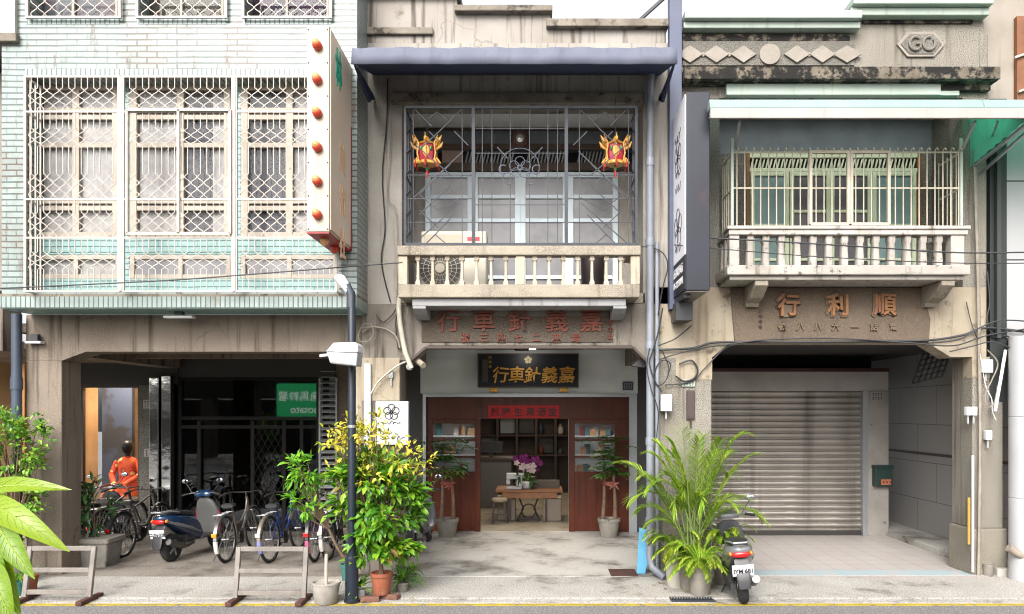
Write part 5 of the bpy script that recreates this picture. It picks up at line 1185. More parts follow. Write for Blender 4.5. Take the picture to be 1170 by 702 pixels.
yellowleaf=leafmat('yellow_leaf',[(.20,.33,.02,1),(.42,.42,.03,1),(.68,.56,.05,1),(.78,.66,.12,1)],.35); darkgreen=leafmat('dark_green_leaf',[(.012,.05,.012,1),(.025,.085,.02,1),(.05,.13,.03,1)],.2)
fernm=leafmat('fern_leaf',[(.12,.24,.016,1),(.26,.38,.03,1),(.46,.5,.08,1)],.4); palmm=leafmat('palm_leaf',[(.13,.28,.02,1),(.27,.43,.035,1),(.46,.57,.09,1)],.42); redleaf=leafmat('red_leaf',[(.25,.03,.02,1),(.12,.06,.02,1)],.25)
bigleaf=leafmat('yellow_green_leaf',[(.13,.24,.008,1),(.26,.36,.012,1)],.35,.35)  # bright yellow-green colour of the foreground leaves
def potplant(name,lab,x,y,z,pot,potm,r,h,group=None,soil_=True):
    t=thing(name,lab,'potted plant',(x,y,z),group)
    if pot:
        p=potmesh((x,y,z),r,h).build('pot',potm,t,smooth=35)
        MB().lathe([(0,0),(r*.87,0)],(x,y,z+h*.88),16).build('soil',soil,p)
    return t
# big shrub before the left pillar
rng=random.Random(11)
x,y=G(436,683); t=potplant('potted_shrub','tall bushy shrub with yellow new leaves in a terracotta pot',x,y,-.012+.055,1,terra,.125,.24)
cx=lambda p:X(p,y); czz=lambda p:Z(p,y)
m=MB(); tips=[]
tips+=crown(m,rng,(cx(431),y+.05,czz(572)),(.45,.36,.54),1400,.125,.062,22,.34,.25)
tips+=crown(m,rng,(cx(436),y+.05,czz(622)),(.36,.3,.22),460,.12,.06,10,.34,.25)
tips+=crown(m,rng,(cx(418),y+.08,czz(545)),(.42,.3,.26),320,.115,.055,10,.34,.25)
m.build('foliage',limegreen,t)
m=MB(); crown(m,rng,(cx(434),y+.18,czz(575)),(.42,.28,.54),700,.12,.06,20,.35,.25); m.build('inner_foliage',green,t)
m=MB()
for px,py,n in ((385,505,40),(405,484,36),(420,495,40),(428,500,24),(470,515,30),(404,535,34),(420,525,34),(484,530,20),(443,540,24),(380,540,24),(400,497,34),(414,512,30),(430,480,34),(440,520,30),(462,525,26),(392,520,26),(470,540,16),(396,545,26),(425,545,22),(455,500,20),(382,490,14),(410,558,14)):
    crown(m,rng,(cx(px),y+rng.uniform(-.15,.15),czz(py)),(.14,.13,.11),int(n*1.6),.072,.034,6,.6,.15,.7); tips.append(Vector((cx(px),y,czz(py))))
m.build('yellow_foliage',yellowleaf,t)
m=MB(); stems(m,rng,(x,y,.2),tips,.028,.004,.3); m.build('stem',bark,t)
# strappy plants beside
def strap(name,lab,px,py,r,n,L,w,mt,potm,pr,ph,seed):
    rng=random.Random(seed); x,y=G(px,py); t=potplant(name,lab,x,y,-.012,1,potm,pr,ph)
    m=MB()
    for i in range(n):
        a=rng.uniform(0,6.28); e=rng.uniform(.3,1.2); d=Vector((math.cos(a)*math.cos(e),math.sin(a)*math.cos(e),math.sin(e)))
        f=rng.uniform(.6,1.1); p=Vector((x,y,ph*.9))+d*.03
        pts=[p+d*(L*f*k/4)-Vector((0,0,1))*(L*f*.55*(k/4)**2) for k in range(5)]; s_=d.cross(Vector((0,0,1))).normalized()
        ws=[.5,1,.9,.6,.02]; vs=[]
        for q,ww in zip(pts,ws): vs+=[q-s_*w*ww/2,q+s_*w*ww/2]
        m.add(vs,[(2*k,2*k+1,2*k+3,2*k+2) for k in range(4)])
    m.build('foliage',mt,t); return t
strap('strap_plant','small light green strap leaved plant left of the terracotta pot',411,682,.1,34,.30,.035,limegreen,whitep,.075,.1,1)
strap('strap_plant','grassy variegated plant right of the terracotta pot',459,676,.1,70,.38,.022,green,potgrey,.08,.12,2)
strap('strap_plant','small weedy plant between the shrub pot and the grey scooter',470,664,.1,40,.30,.025,limegreen,potgrey,.07,.1,3)
# shrub showing left of the lamp post
rng=random.Random(4); x,y=X(398,-.28),-.28
t=potplant('potted_shrub','bright green shrub leaning out left of the lamp post in a teal pot',x,y,0,1,M('teal_pot',C('4b8f84',.5),.5),.10,.2)
m=MB(); tips=crown(m,rng,(X(352,y),y-.05,Z(538,y)),(.31,.25,.2),250,.10,.042,12,.35,.25); tips+=crown(m,rng,(X(348,y),y-.05,Z(574,y)),(.24,.22,.14),150,.10,.042,8,.35,.3); m.build('foliage',leafmat('bright_leaf',[(.06,.24,.012,1),(.13,.36,.02,1),(.22,.46,.03,1)],.35),t)
m=MB(); stems(m,rng,(x,y,.18),tips,.022,.004,.45); m.build('stem',bark,t)
# left topiary and its pots
rng=random.Random(8); x,y=X(14,-.5),-.5
t=potplant('potted_shrub','two tiered leafy shrub growing in front of the far left drainpipe',x,y,0,1,potgrey,.16,.3)
m=MB(); tips=crown(m,rng,(X(18,y),y,Z(512,y)),(.36,.3,.46),1150,.075,.045,30,.34,.2); tips+=crown(m,rng,(X(22,y),y,Z(571,y)),(.42,.3,.18),560,.07,.04,12,.35,.2); tips+=crown(m,rng,(X(8,y),y,Z(606,y)),(.34,.25,.24),300,.08,.03,10,.35,.2); m.build('foliage',leafmat('topiary_leaf',[(.04,.14,.012,1),(.09,.25,.02,1),(.2,.38,.03,1),(.3,.45,.06,1)],.3),t)
m=MB(); stems(m,rng,(x,y,.27),tips,.03,.004,.3); m.build('stem',bark,t)
strap('strap_plant','grassy plant in a small orange pot behind the left timber rack',33,676,.1,30,.28,.02,green,terra,.10,.2,6)
strap('strap_plant','grassy plant in a small teal pot at the far left kerb',20,680,.1,24,.26,.02,green,M('teal_glaze',C('4f9c96',.5),.4),.09,.17,7)
# planter box
x0,x1,y=X(93,.52),X(123,.52),.55
t=thing('planter_box','grey cement planter box with red tinged plant behind the left pillar','planter',((x0+x1)/2,y,0))
m=MB(); xm=(x0+x1)/2
m.loft([((xm,y+.05,0),(1,0,0),(0,1,0),.2,.17,14),((xm,y+.05,.33),(1,0,0),(0,1,0),.24,.21,14),((xm,y+.05,.331),(1,0,0),(0,1,0),.265,.235,14),((xm,y+.05,.385),(1,0,0),(0,1,0),.265,.235,14)],28); m.build('box',potgrey,t)
rng=random.Random(21); m=MB(); tips=crown(m,rng,(xm-.05,y+.05,.75),(.2,.2,.36),150,.17,.05,12,.35,.4,.5); m.build('foliage',darkgreen,t)
m=MB(); crown(m,rng,(xm-.05,y+.02,.8),(.2,.2,.36),22,.17,.045,8,.35,.4,.5); m.build('red_foliage',redleaf,t)
m=MB(); stems(m,rng,(xm,y,.37),tips,.014,.004,.2); m.build('stem',bark,t)
# money trees by the doors
def money(px,py,lab,seed):
    rng=random.Random(seed); x,y=G(px,py); y-=.12; t=potplant('money_tree',lab,x,y,.006,1,potgrey,.19,.30,'braided money trees beside the red doors')
    m=MB()
    for s_ in (-.1,.1): m.tube([(x+s_,y,.28),(x+s_*.9+.01,y,.6),(x+s_*.75,y,.95),(x+s_*.9,y+.02,1.12)],[.04,.028,.024,.016],7)
    m.build('trunk',bark,t,smooth=60); m=MB()
    for k in range(46):
        c=Vector((x+rng.gauss(0,.16),y+rng.gauss(0,.14),rng.uniform(1.02,1.66)))
        ax=(c-Vector((x,y,.95))).normalized()
        for q in range(6):
            a=q*1.05; d=(Vector((math.cos(a),math.sin(a),-.15))+ax*.5); leaf(m,c,d,Vector((0,0,1)),.2*rng.uniform(.7,1.1),.065,.4)
    m.build('foliage',leafmat('money_tree_leaf',[(.02,.08,.012,1),(.05,.15,.02,1),(.09,.2,.03,1)],.25),t)
    m=MB(); m.lathe([(.10,-.03),(.115,0),(.10,.035)],(x,y,.88),12)
    for k in range(5): leaf(m,Vector((x+rng.uniform(-.1,.1),y-.09,.88)),Vector((rng.uniform(-1,1),-.3,rng.uniform(-1,.3))),Vector((0,-1,0)),.13,.04,.2)
    m.build('ribbon',M('faded_red_ribbon',C('a0523f',.5),.6),t)
money(512,612,'money tree with red ribbon in a cement pot left of the doors',31); money(695,612,'money tree with red ribbon in a cement pot right of the doors',32)
# palm and ferns
def frond(m,ms,p0,tip,sag,rng,nl,Ll,w,hang=.3):
    p0,tip=Vector(p0),Vector(tip); c=p0.lerp(tip,.55)+Vector((0,0,sag)); P=lambda t:p0*(1-t)**2+c*(2*t*(1-t))+tip*t*t
    ms.tube([P(i/10) for i in range(11)],[.008*(1-.8*i/10)+.0015 for i in range(11)],4,cap=False)
    for i in range(nl):
        t=.22+.78*i/(nl-1); p=P(t); d=(P(min(1,t+.02))-P(t-.02)).normalized(); s_=d.cross(Vector((0,0,1)))
        s_=s_.normalized() if s_.length>.05 else Vector((1,0,0))
        L=Ll*(.35+.65*math.sin(math.pi*min(1,max(0.06,(t-.15)*1.02))))*rng.uniform(.85,1.1)
        for sg_ in (-1,1):
            dd=(d*.75+s_*sg_*.85+Vector((0,0,.15))+rv(rng)*.12).normalized(); nn=d.cross(s_*1).normalized()
            e=p+dd*L-Vector((0,0,hang*L)); mid=p+dd*L*.5-Vector((0,0,hang*L*.2)); q=dd.cross(Vector((0,0,1)))
            q=(q.normalized() if q.length>.05 else s_)*w/2
            m.add([p-q*.4,p+q*.4,mid+q,mid-q,e],[(0,1,2,3),(3,2,4)])
rng=random.Random(41); x,y=X(790,-.75),-.75
t=potplant('potted_palm','feathery areca palm with long arching fronds in a cement pot',x,y,0,1,potgrey,.17,.34)
m=MB();ms=MB(); fx=lambda p:X(p,y); fz=lambda p:Z(p,y)
tips=[(714,532,.32),(722,572,.3),(742,520,.3),(775,494,.15),(790,488,.1),(765,505,.2),(806,500,.2),(848,498,.35),(855,520,.3),(838,545,.28),(866,592,.3),(745,600,.2),(738,556,.3),(823,520,.2),(800,530,.2),(760,545,.2),(850,572,.25),(782,560,.2),(815,560,.2),(730,545,.3),(752,508,.25),(770,520,.2),(798,505,.15),(818,505,.25),(842,520,.3),(800,575,.2),(768,580,.2),(832,575,.25),(735,585,.25)]
for i,(px,py,sg_) in enumerate(tips):
    b=(x+rng.uniform(-.1,.1),y+rng.uniform(-.08,.08),.32+rng.uniform(0,.45)); tp=(fx(px),y+rng.uniform(-.35,.3),fz(py)+.02)
    frond(m,ms,b,tp,sg_+.15,rng,44,.33,.0125,.28)
m.build('fronds',palmm,t); 
for k in range(5):
    a=k*1.26; ms.tube([(x+.05*math.cos(a),y+.05*math.sin(a),.3),(x+.07*math.cos(a),y+.07*math.sin(a),.9)],[.014,.008],5)
ms.build('stem',M('palm_cane',(.10,.14,.03,1),.6),t)
def fern(px,py,Y,zp,lab,n,Lr,seed,potm,pr,ph):
    rng=random.Random(seed); x=X(px,Y); t=potplant('potted_fern',lab,x,Y,0,1,potm,pr,ph); m=MB();ms=MB()
    for i in range(n):
        a=6.283*i/n+rng.uniform(-.3,.3); L=Lr*rng.uniform(.65,1.1); u=rng.uniform(.05,.75)
        tp=(x+math.cos(a)*L,Y+math.sin(a)*L*.8,ph+L*(u*1.3-.45))
        frond(m,ms,(x,Y,ph*.95),tp,L*(.45+u*.4),rng,28,.075,.0115,.3)
    m.build('fronds',fernm,t); ms.build('stem',limegreen,t)
fern(800,680,-.98,0,'bushy yellow green fern in a grey pot before the palm',50,.38,51,potgrey,.15,.33)
fern(772,662,-.62,0,'yellow green fern in a pale pot by the drainpipe foot',40,.38,52,M('pale_pot',C('c9c3b6',.6),.7),.14,.42)
fern(826,655,-.5,0,'yellow green fern behind the silver scooter',32,.36,53,potgrey,.13,.5)
# foreground plant
rng=random.Random(61); yf=-6.35; px_=lambda p:X(p,yf); pz=lambda p:Z(p,yf)
x=px_(-45); t=thing('broadleaf_plant','broad leaved plant with long glossy leaves reaching in at the lower left corner','plant',(x,yf,-.055))
m=MB(); mv=MB()
def bigl(a,b,w,yy,tw,bend):
    p=Vector((X(a[0],yf+yy),yf+yy,Z(a[1],yf+yy))); q=Vector((X(b[0],yf+yy-.08),yf+yy-.08,Z(b[1],yf+yy-.08))); d=q-p; L=d.length; d.normalize(); n=Vector((.1*tw,-.8,.6)).normalized(); s_=d.cross(n).normalized(); n=s_.cross(d).normalized()
    vs=[];fs=[]; N=14; prof=lambda t:(math.sin(math.pi*min(1,t**.8)))**.8*(1-.15*t)
    for i in range(N+1):
        u=i/N; ww=w*max(.01,prof(u)); o=p+d*L*u+n*(bend*L*math.sin(math.pi*u))
        vs+=[o-s_*ww+n*ww*.25,o-s_*ww*.5+n*ww*.05+n*.004*math.sin(i*2.5),o,o+s_*ww*.5+n*ww*.05-n*.004*math.sin(i*2.5),o+s_*ww+n*ww*.25]
    for i in range(N):
        for j in range(4): k=5*i+j; fs.append((k,k+1,k+6,k+5))
    m.add(vs,fs); V=[Vector(v) for v in vs]; up=n*.0012
    mv.tube([V[5*i+2]+up for i in range(N+1)],[.0035*(1-.8*i/N)+.0008 for i in range(N+1)],5)
    for i in range(1,N-2):
        for e in (0,4): mv.tube([V[5*i+2]+up,V[5*(i+1)+(1 if e==0 else 3)]+up,V[5*min(N,i+2)+e].lerp(V[5*min(N,i+2)+2],.12)+up],[.0014,.001,.0005],4,cap=False)
bigl((-30,566),(82,560),.042,.0,.5,.12); bigl((-30,568),(80,631),.058,-.05,.2,.14); bigl((-8,590),(40,662),.05,-.12,-.4,.08); bigl((-10,612),(24,705),.052,-.1,.5,.1); bigl((-12,640),(16,712),.055,-.2,.3,.1); bigl((-15,640),(8,668),.05,-.15,.3,.1); bigl((-20,570),(30,585),.04,.08,.2,.12)
m.build('foliage',bigleaf,t,smooth=60); mv.build('leaf_veins',leafmat('leaf_vein',[(.30,.42,.06,1),(.36,.48,.08,1)],.3),t)
m=MB()
for a,b in (((-12,558),1),((-10,580),2),((-6,585),3),((-14,600),4),((-20,625),5),((-20,570),6),((-15,640),7)): m.tube([(px_(a[0]),yf-.05,pz(a[1])),(px_(-40),yf-.05,pz(a[1]+25)),(x,yf,pz(a[1]+70))],[.005,.007,.008],5)
m.tube([(x,yf,-.055),(x+.02,yf,.6),(x,yf,pz(610))],[.03,.025,.012],8); m.build('stem',M('green_stem',(.12,.2,.04,1),.6),t)
# ---------------------------------------------------------------- SHOP INTERIOR
YT=4.45; ux=lambda p:X(p,YT); uzz=lambda p:Z(p,YT)
t=thing('work_table','wooden table with dark iron legs on the pale shop floor','table',(ux(604),YT+.4,.012))
x0,x1=ux(566),ux(643); zt_=uzz(560)
MB().box(x0,x1,YT,YT+.8,zt_-.05,zt_).build('table_top',tablewood,t,bevel=.008)
m=MB(); m.box(x0+.12,x1-.1,YT+.02,YT+.05,zt_-.16,zt_-.052); m.build('apron',tablewood,t,bevel=.004)
for px in (582,624):
    for yy in (.06,.7): MB().bar((ux(px),YT+yy,.012),(ux(px),YT+yy,zt_-.052),.05).build('leg',darkwood,t)
m=MB(); xm=ux(604)
for s_ in (-1,1): m.tube([(xm+s_*.22,YT+.1,.012),(xm+s_*.1,YT+.1,.25),(xm+s_*.2,YT+.1,zt_-.1)],.018,6)
m.tube([(xm+.13*math.cos(R(a)),YT+.1,.2+.13*math.sin(R(a))) for a in range(0,360,20)],.014,5,closed=True); m.box(xm-.2,xm+.2,YT+.08,YT+.3,.06,.075); m.build('treadle',blackp,t)
MB().box(ux(588)-.0,ux(640),YT+.3,YT+.34,zt_+.001,zt_+.16).build('back_rail',M('taupe_fabric',C('8f867b',.5),.9),t,bevel=.01)
t=thing('stool','small dark wooden stool with a pale seat left of the shop table','stool',(ux(572),YT-.1,.012))
MB().lathe([(.13,.40),(.15,.42),(.15,.45),(.13,.47)],(ux(571),YT-.1,0),16).build('seat',M('pale_seat',C('c9b79c',.6),.7),t,smooth=40)
for a,b in ((-1,-1),(1,-1),(-1,1),(1,1)): MB().bar((ux(571)+a*.14,YT-.1+b*.1,.012),(ux(571)+a*.09,YT-.1+b*.07,.40),.03).build('leg',darkwood,t)
m=MB(); m.bar((ux(571)-.12,YT-.19,.17),(ux(571)+.12,YT-.19,.17),.02); m.build('rung',darkwood,t)
for i,(px,yy,lab) in enumerate(((631,.25,'pale upholstered block seat right of the shop table'),(578,.35,'pale upholstered block seat left behind the stool'))):
    t=thing('block_seat',lab,'seat',(ux(px),YT+yy,.012)); MB().box(ux(px)-.17,ux(px)+.17,YT+yy-.2,YT+yy+.2,.012,.44).build('base',M('taupe_upholstery',C('a89d8f',.55),.9),t,bevel=.02); MB().box(ux(px)-.175,ux(px)+.175,YT+yy-.205,YT+yy+.205,.441,.5).build('cushion',M('cream_cushion',C('d6c6ad',.6),.9),t,bevel=.02)
t=thing('orchid_pot','purple and white orchid in a white pot on the shop table','flowers',(ux(603),YT+.45,zt_))
rng=random.Random(71); xo=ux(602); yo=YT+.2
MB().lathe([(.07,0),(.1,.03),(.12,.12),(.1,.14)],(xo,yo,zt_),16).build('pot',whitep,t,smooth=50)
m=MB(); crown(m,rng,(xo,yo,zt_+.22),(.22,.16,.1),60,.16,.05,8,.4,.3); m.build('leaves',darkgreen,t)
pet=lambda m,c,r:[leaf(m,c,Vector((math.cos(k*1.256),-.3,math.sin(k*1.256))),Vector((0,-1,0)),r,r*.8,.1) for k in range(5)]
m=MB(); 
for k in range(46): pet(m,Vector((xo+rng.gauss(0,.15),yo+rng.uniform(-.1,.1),zt_+.52+rng.gauss(0,.07))),.055)
m.build('purple_flowers',leafmat('orchid_purple',[(.15,.008,.12,1),(.28,.02,.22,1)],.2),t)
m=MB()
for k in range(12): pet(m,Vector((xo+rng.gauss(0,.11),yo-.12,zt_+.40+rng.gauss(0,.04))),.065)
m.build('white_flowers',leafmat('orchid_white',[(.6,.45,.5,1),(.7,.6,.6,1)],.2),t)
m=MB()
for k in range(5): m.tube([(xo,yo,zt_+.12),(xo+(k-2)*.05,yo,zt_+.35),(xo+(k-2)*.1,yo-.03,zt_+.52)],.006,5)
m.build('stem',green,t)
xs_=ux(588.5); t=thing('sewing_machine','white cased sewing machine at the left end of the shop table','sewing machine',(xs_,YT+.15,zt_))
m=MB(); m.box(xs_-.17,xs_+.13,YT+.1,YT+.25,zt_,zt_+.05); m.box(xs_+.02,xs_+.13,YT+.11,YT+.24,zt_+.05,zt_+.3); m.box(xs_-.17,xs_+.02,YT+.11,YT+.24,zt_+.19,zt_+.3); m.box(xs_-.17,xs_-.10,YT+.12,YT+.23,zt_+.09,zt_+.19); m.build('case',whitep,t,bevel=.015)
MB().lathe([(.05,0),(.05,.03)],(xs_+.131,YT+.175,zt_+.25),14,'x').build('handwheel',greyp,t)
t=thing('counter','long grey counter at the left of the shop interior','counter',(-1.2,6.6,.012))
MB().box(-2.05,-.55,6.4,7.1,.012,1.02).build('base',M('grey_laminate',C('77736f',.5),.5),t,bevel=.01); MB().box(-2.07,-.5,6.36,7.14,1.02,1.08).build('top',darkwood,t,bevel=.006)
for i,(xx,h,lab) in enumerate(((-1.6,.3,'black desk monitor at the left end of the grey counter'),(-1.0,.26,'black desk monitor at the right end of the grey counter'))):
    q=thing('monitor',lab,'monitor',(xx,6.7,1.08)); MB().box(xx-.25,xx+.25,6.68,6.71,1.16,1.16+h).build('screen',blackp,q,bevel=.006); MB().box(xx-.04,xx+.04,6.69,6.73,1.08,1.16).build('stand',blackp,q)
t=thing('shelf_cabinet','tall dark wooden cabinet with lit shelves at the back of the shop','cabinet',(-.1,9.6,.012))
x0,x1=-1.5,.95; m=MB(); m.box(x0,x1,9.85,9.95,.012,2.75)
for i in range(6): q=x0+(x1-x0)*i/5; m.box(q-.03,q+.03,9.4,9.85,.012,2.75)
for z in (.02,.95,1.45,1.95,2.45,2.72): m.box(x0+.03,x1-.03,9.402,9.85,z-.02,z+.02)
m.build('frame',M('cabinet_wood',(.035,.018,.010,1),.5),t)
rng=random.Random(15); cbm=[M('pane_light_'+n,C(c,k),.3) for n,c,k in (('grey','a9b3b8',.7),('warm','b98a58',.5),('dim','5f5a55',.4),('pale','c9cdd0',.7))]
for q,mm in enumerate(cbm):
    m=MB()
    for i in range(5):
        for j,(za,zb2) in enumerate(((.97,1.43),(1.47,1.93),(1.97,2.43))):
            if (i*7+j*3+q*5)%5==0 or (q==2 and (i+j)%3==0): m.box(x0+(x1-x0)*i/5+.06,x0+(x1-x0)*(i+1)/5-.06,9.70+q*.01,9.705+q*.01,za+.03,zb2-.03)
    if m.v: m.build('back_panel',mm,t)  # pale and warm panel colours imitate light showing behind glass panes
its=[C('b9a58a',.6),C('8f4a35',.5),C('5f7d6a',.5),C('d0c8bb',.6),C('43505f',.5)]; im=[M('shelf_ware',c,.6) for c in its]
for i in range(5):
    for z in (.97,1.47,1.97):
        for k in range(rng.randint(0,1)):
            xx=x0+(x1-x0)*(i+.25+.25*k)/5; h=rng.uniform(.14,.36); w_=rng.uniform(.05,.09)
            MB().lathe([(w_*.7,0),(w_,.1*h),(w_*1.05,h*.6),(w_*.5,h*.85),(w_*.55,h)],(xx,9.6,z+.001),12).build('shelf_vase',rng.choice(im),smooth=40,loc=(xx,9.6,z),label='small ornament standing on the lit cabinet shelves at the back of the shop',cat='ornament',group='ornaments on the cabinet shelves')
MB().box(x0+.1,x1-.1,9.42,9.5,2.62,2.68).build('shelf_light',emit('warm_strip',(1,.85,.65,1),3),t)
t=thing('glass_cabinet','pale display cabinet at the right back corner of the shop','cabinet',(1.35,9.2,.012))
m=MB(); m.box(1.05,1.7,9.4,9.8,.012,2.4); m.build('case',M('dim_grey_case',C('6b6d70',.5),.4),t); MB().box(1.1,1.66,9.37,9.39,.5,2.2).build('glass_door',M('blue_grey_glass',C('8a99a5',.5),.15),t)
# white shelves added behind the door panes to imitate bright reflections
for i,(px,lab) in enumerate(((519,'added white shelf imitating pane reflections behind the left red door'),(678,'added white shelf imitating pane reflections behind the right red door'))):
    yq=YD+.55; xq=X(px,yq); t=thing('pane_reflection_shelf',lab,'shelf',(xq,yq,.012)); wm_=M('display_white',C('cfd2d4',.75),.5)
    m=MB(); m.box(xq-.42,xq+.42,yq+.25,yq+.28,.012,2.2)
    for z in (.9,1.28,1.62,1.95): m.box(xq-.42,xq+.42,yq,yq+.25,z-.012,z+.012)
    for s_ in (-.42,.42): m.box(xq+s_-.015,xq+s_+.015,yq-.002,yq+.249,.012,2.2)
    m.build('frame',wm_,t)
    rg=random.Random(90+i); g=[M('goods_'+n,C(c,.6),.5) for n,c in (('tan','b98f6a'),('teal','4f7f86'),('white','dcd8d0'),('rose','b5606a'))]
    for q,gm_ in enumerate(g):
        m=MB()
        for z in (.912,1.292,1.632):
            for k in range(2): xx=xq-.34+.68*rg.random(); w_=rg.uniform(.03,.06); m.box(xx-w_,xx+w_,yq+.05+q*.03,yq+.07+q*.03,z,z+rg.uniform(.08,.22))
        m.build('goods',gm_,t,bevel=.006)
    area('display_lamp',(xq,yq-.12,2.3),5,.6,.15,(1,.95,.88))  # lamp added without a fixture to brighten these shelves
# mannequin in the show window
xm,ym=X(146,YS+.7),YS+.7; t=thing('mannequin','black headed mannequin in an orange patterned dress in the show window','mannequin',(xm,ym,.55))
zc=Z(511,ym)
MB().loft([((xm,ym,zc-.21),(1,0,0),(0,1,0),.045,.045,2),((xm,ym,zc-.12),(1,0,0),(0,1,0),.05,.05,2),((xm,ym-.01,zc-.08),(1,0,0),(0,1,0),.075,.085,2),((xm,ym-.01,zc),(1,0,0),(0,1,0),.095,.11,2),((xm,ym,zc+.07),(1,0,0),(0,1,0),.085,.1,2),((xm,ym,zc+.12),(1,0,0),(0,1,0),.04,.05,2)],18).build('head',black,t,smooth=60)
def dressmat():
    m,tt,b=newmat('orange_print'); tc=nd(tt,'TexCoord').outputs['Object']; v=nd(tt,'TexVoronoi',Scale=8.); tt.links.new(tc,v.inputs['Vector'])
    r=tt.nodes.new('ShaderNodeValToRGB'); e=r.color_ramp.elements; e[0].position=.0;e[0].color=(.85,.6,.25,1);e[1].position=.8;e[1].color=(.75,.12,.02,1); x=e.new(.26);x.color=(.85,.5,.15,1); x=e.new(.32); x.color=(.40,.015,.008,1); x=e.new(.5); x.color=(.7,.07,.015,1)
    tt.links.new(v.outputs['Distance'],r.inputs[0]); tt.links.new(r.outputs[0],b.inputs['Base Color']); b.inputs['Roughness'].default_value=.7; return m
dm=dressmat(); m=MB()
S_=lambda z,a,b,dx_=0:((xm+dx_,ym,z),(1,0,0),(0,1,0),a,b,2.2)
m.loft([S_(zc-.17,.06,.06),S_(zc-.22,.16,.09),S_(zc-.3,.18,.11),S_(zc-.45,.15,.12),S_(zc-.6,.14,.11),S_(zc-.68,.19,.16,-.02),S_(zc-.82,.33,.3,-.08),S_(zc-1.0,.42,.36,-.16),S_(zc-1.2,.5,.4,-.2)],26)
for s_ in (-1,1): m.tube([(xm+s_*.18,ym,zc-.26),(xm+s_*.26,ym-.05,zc-.5),(xm+s_*.1-.03,ym-.22,zc-.66)],[.06,.055,.045],10)
m.build('dress',dm,t,smooth=60)
m=MB(); m.ball((xm-.02,ym-.25,zc-.67),(.07,.05,.04)); m.tube([(xm-.1,ym,.55),(xm-.1,ym,zc-1.1)],.03,8); m.build('hands_and_stand',black,t,smooth=60)
# ---------------------------------------------------------------- BICYCLES
steel=M('bright_steel',C('9a9a9a',.6),.35,.8); chainm=M('dark_chain',(.03,.028,.026,1),.45,.6); grip=M('black_rubber_grip',(.015,.015,.015,1),.7); redref=M('red_reflector',(.5,.012,.012,1),.2); ambref=M('amber_reflector',(.7,.22,.02,1),.2); whiteref=M('white_guard_tip',C('dedad2',.7),.4)
def wheel(t,cx,r=.33):
    w=MB().tube([(cx+r*math.cos(R(a)),0,r+.003+r*math.sin(R(a))) for a in range(0,360,10)],.019,8,closed=True).build('wheel',rubber,t,smooth=60)
    m=MB(); m.tube([(cx+(r-.028)*math.cos(R(a)),0,r+.003+(r-.028)*math.sin(R(a))) for a in range(0,360,10)],.011,6,closed=True); m.build('rim',steel,w,smooth=60)
    m=MB()
    for k in range(18):
        a=R(20*k); b=R(20*k+25); s_=.025 if k%2 else -.025
        m.bar((cx+.02*math.cos(b),s_,r+.02*math.sin(b)),(cx+(r-.03)*math.cos(a),0,r+(r-.03)*math.sin(a)),.0032)
    m.lathe([(.02,-.05),(.018,-.03),(.016,0),(.018,.03),(.02,.05)],(cx,0,r),10,'y'); m.build('spokes',steel,w)
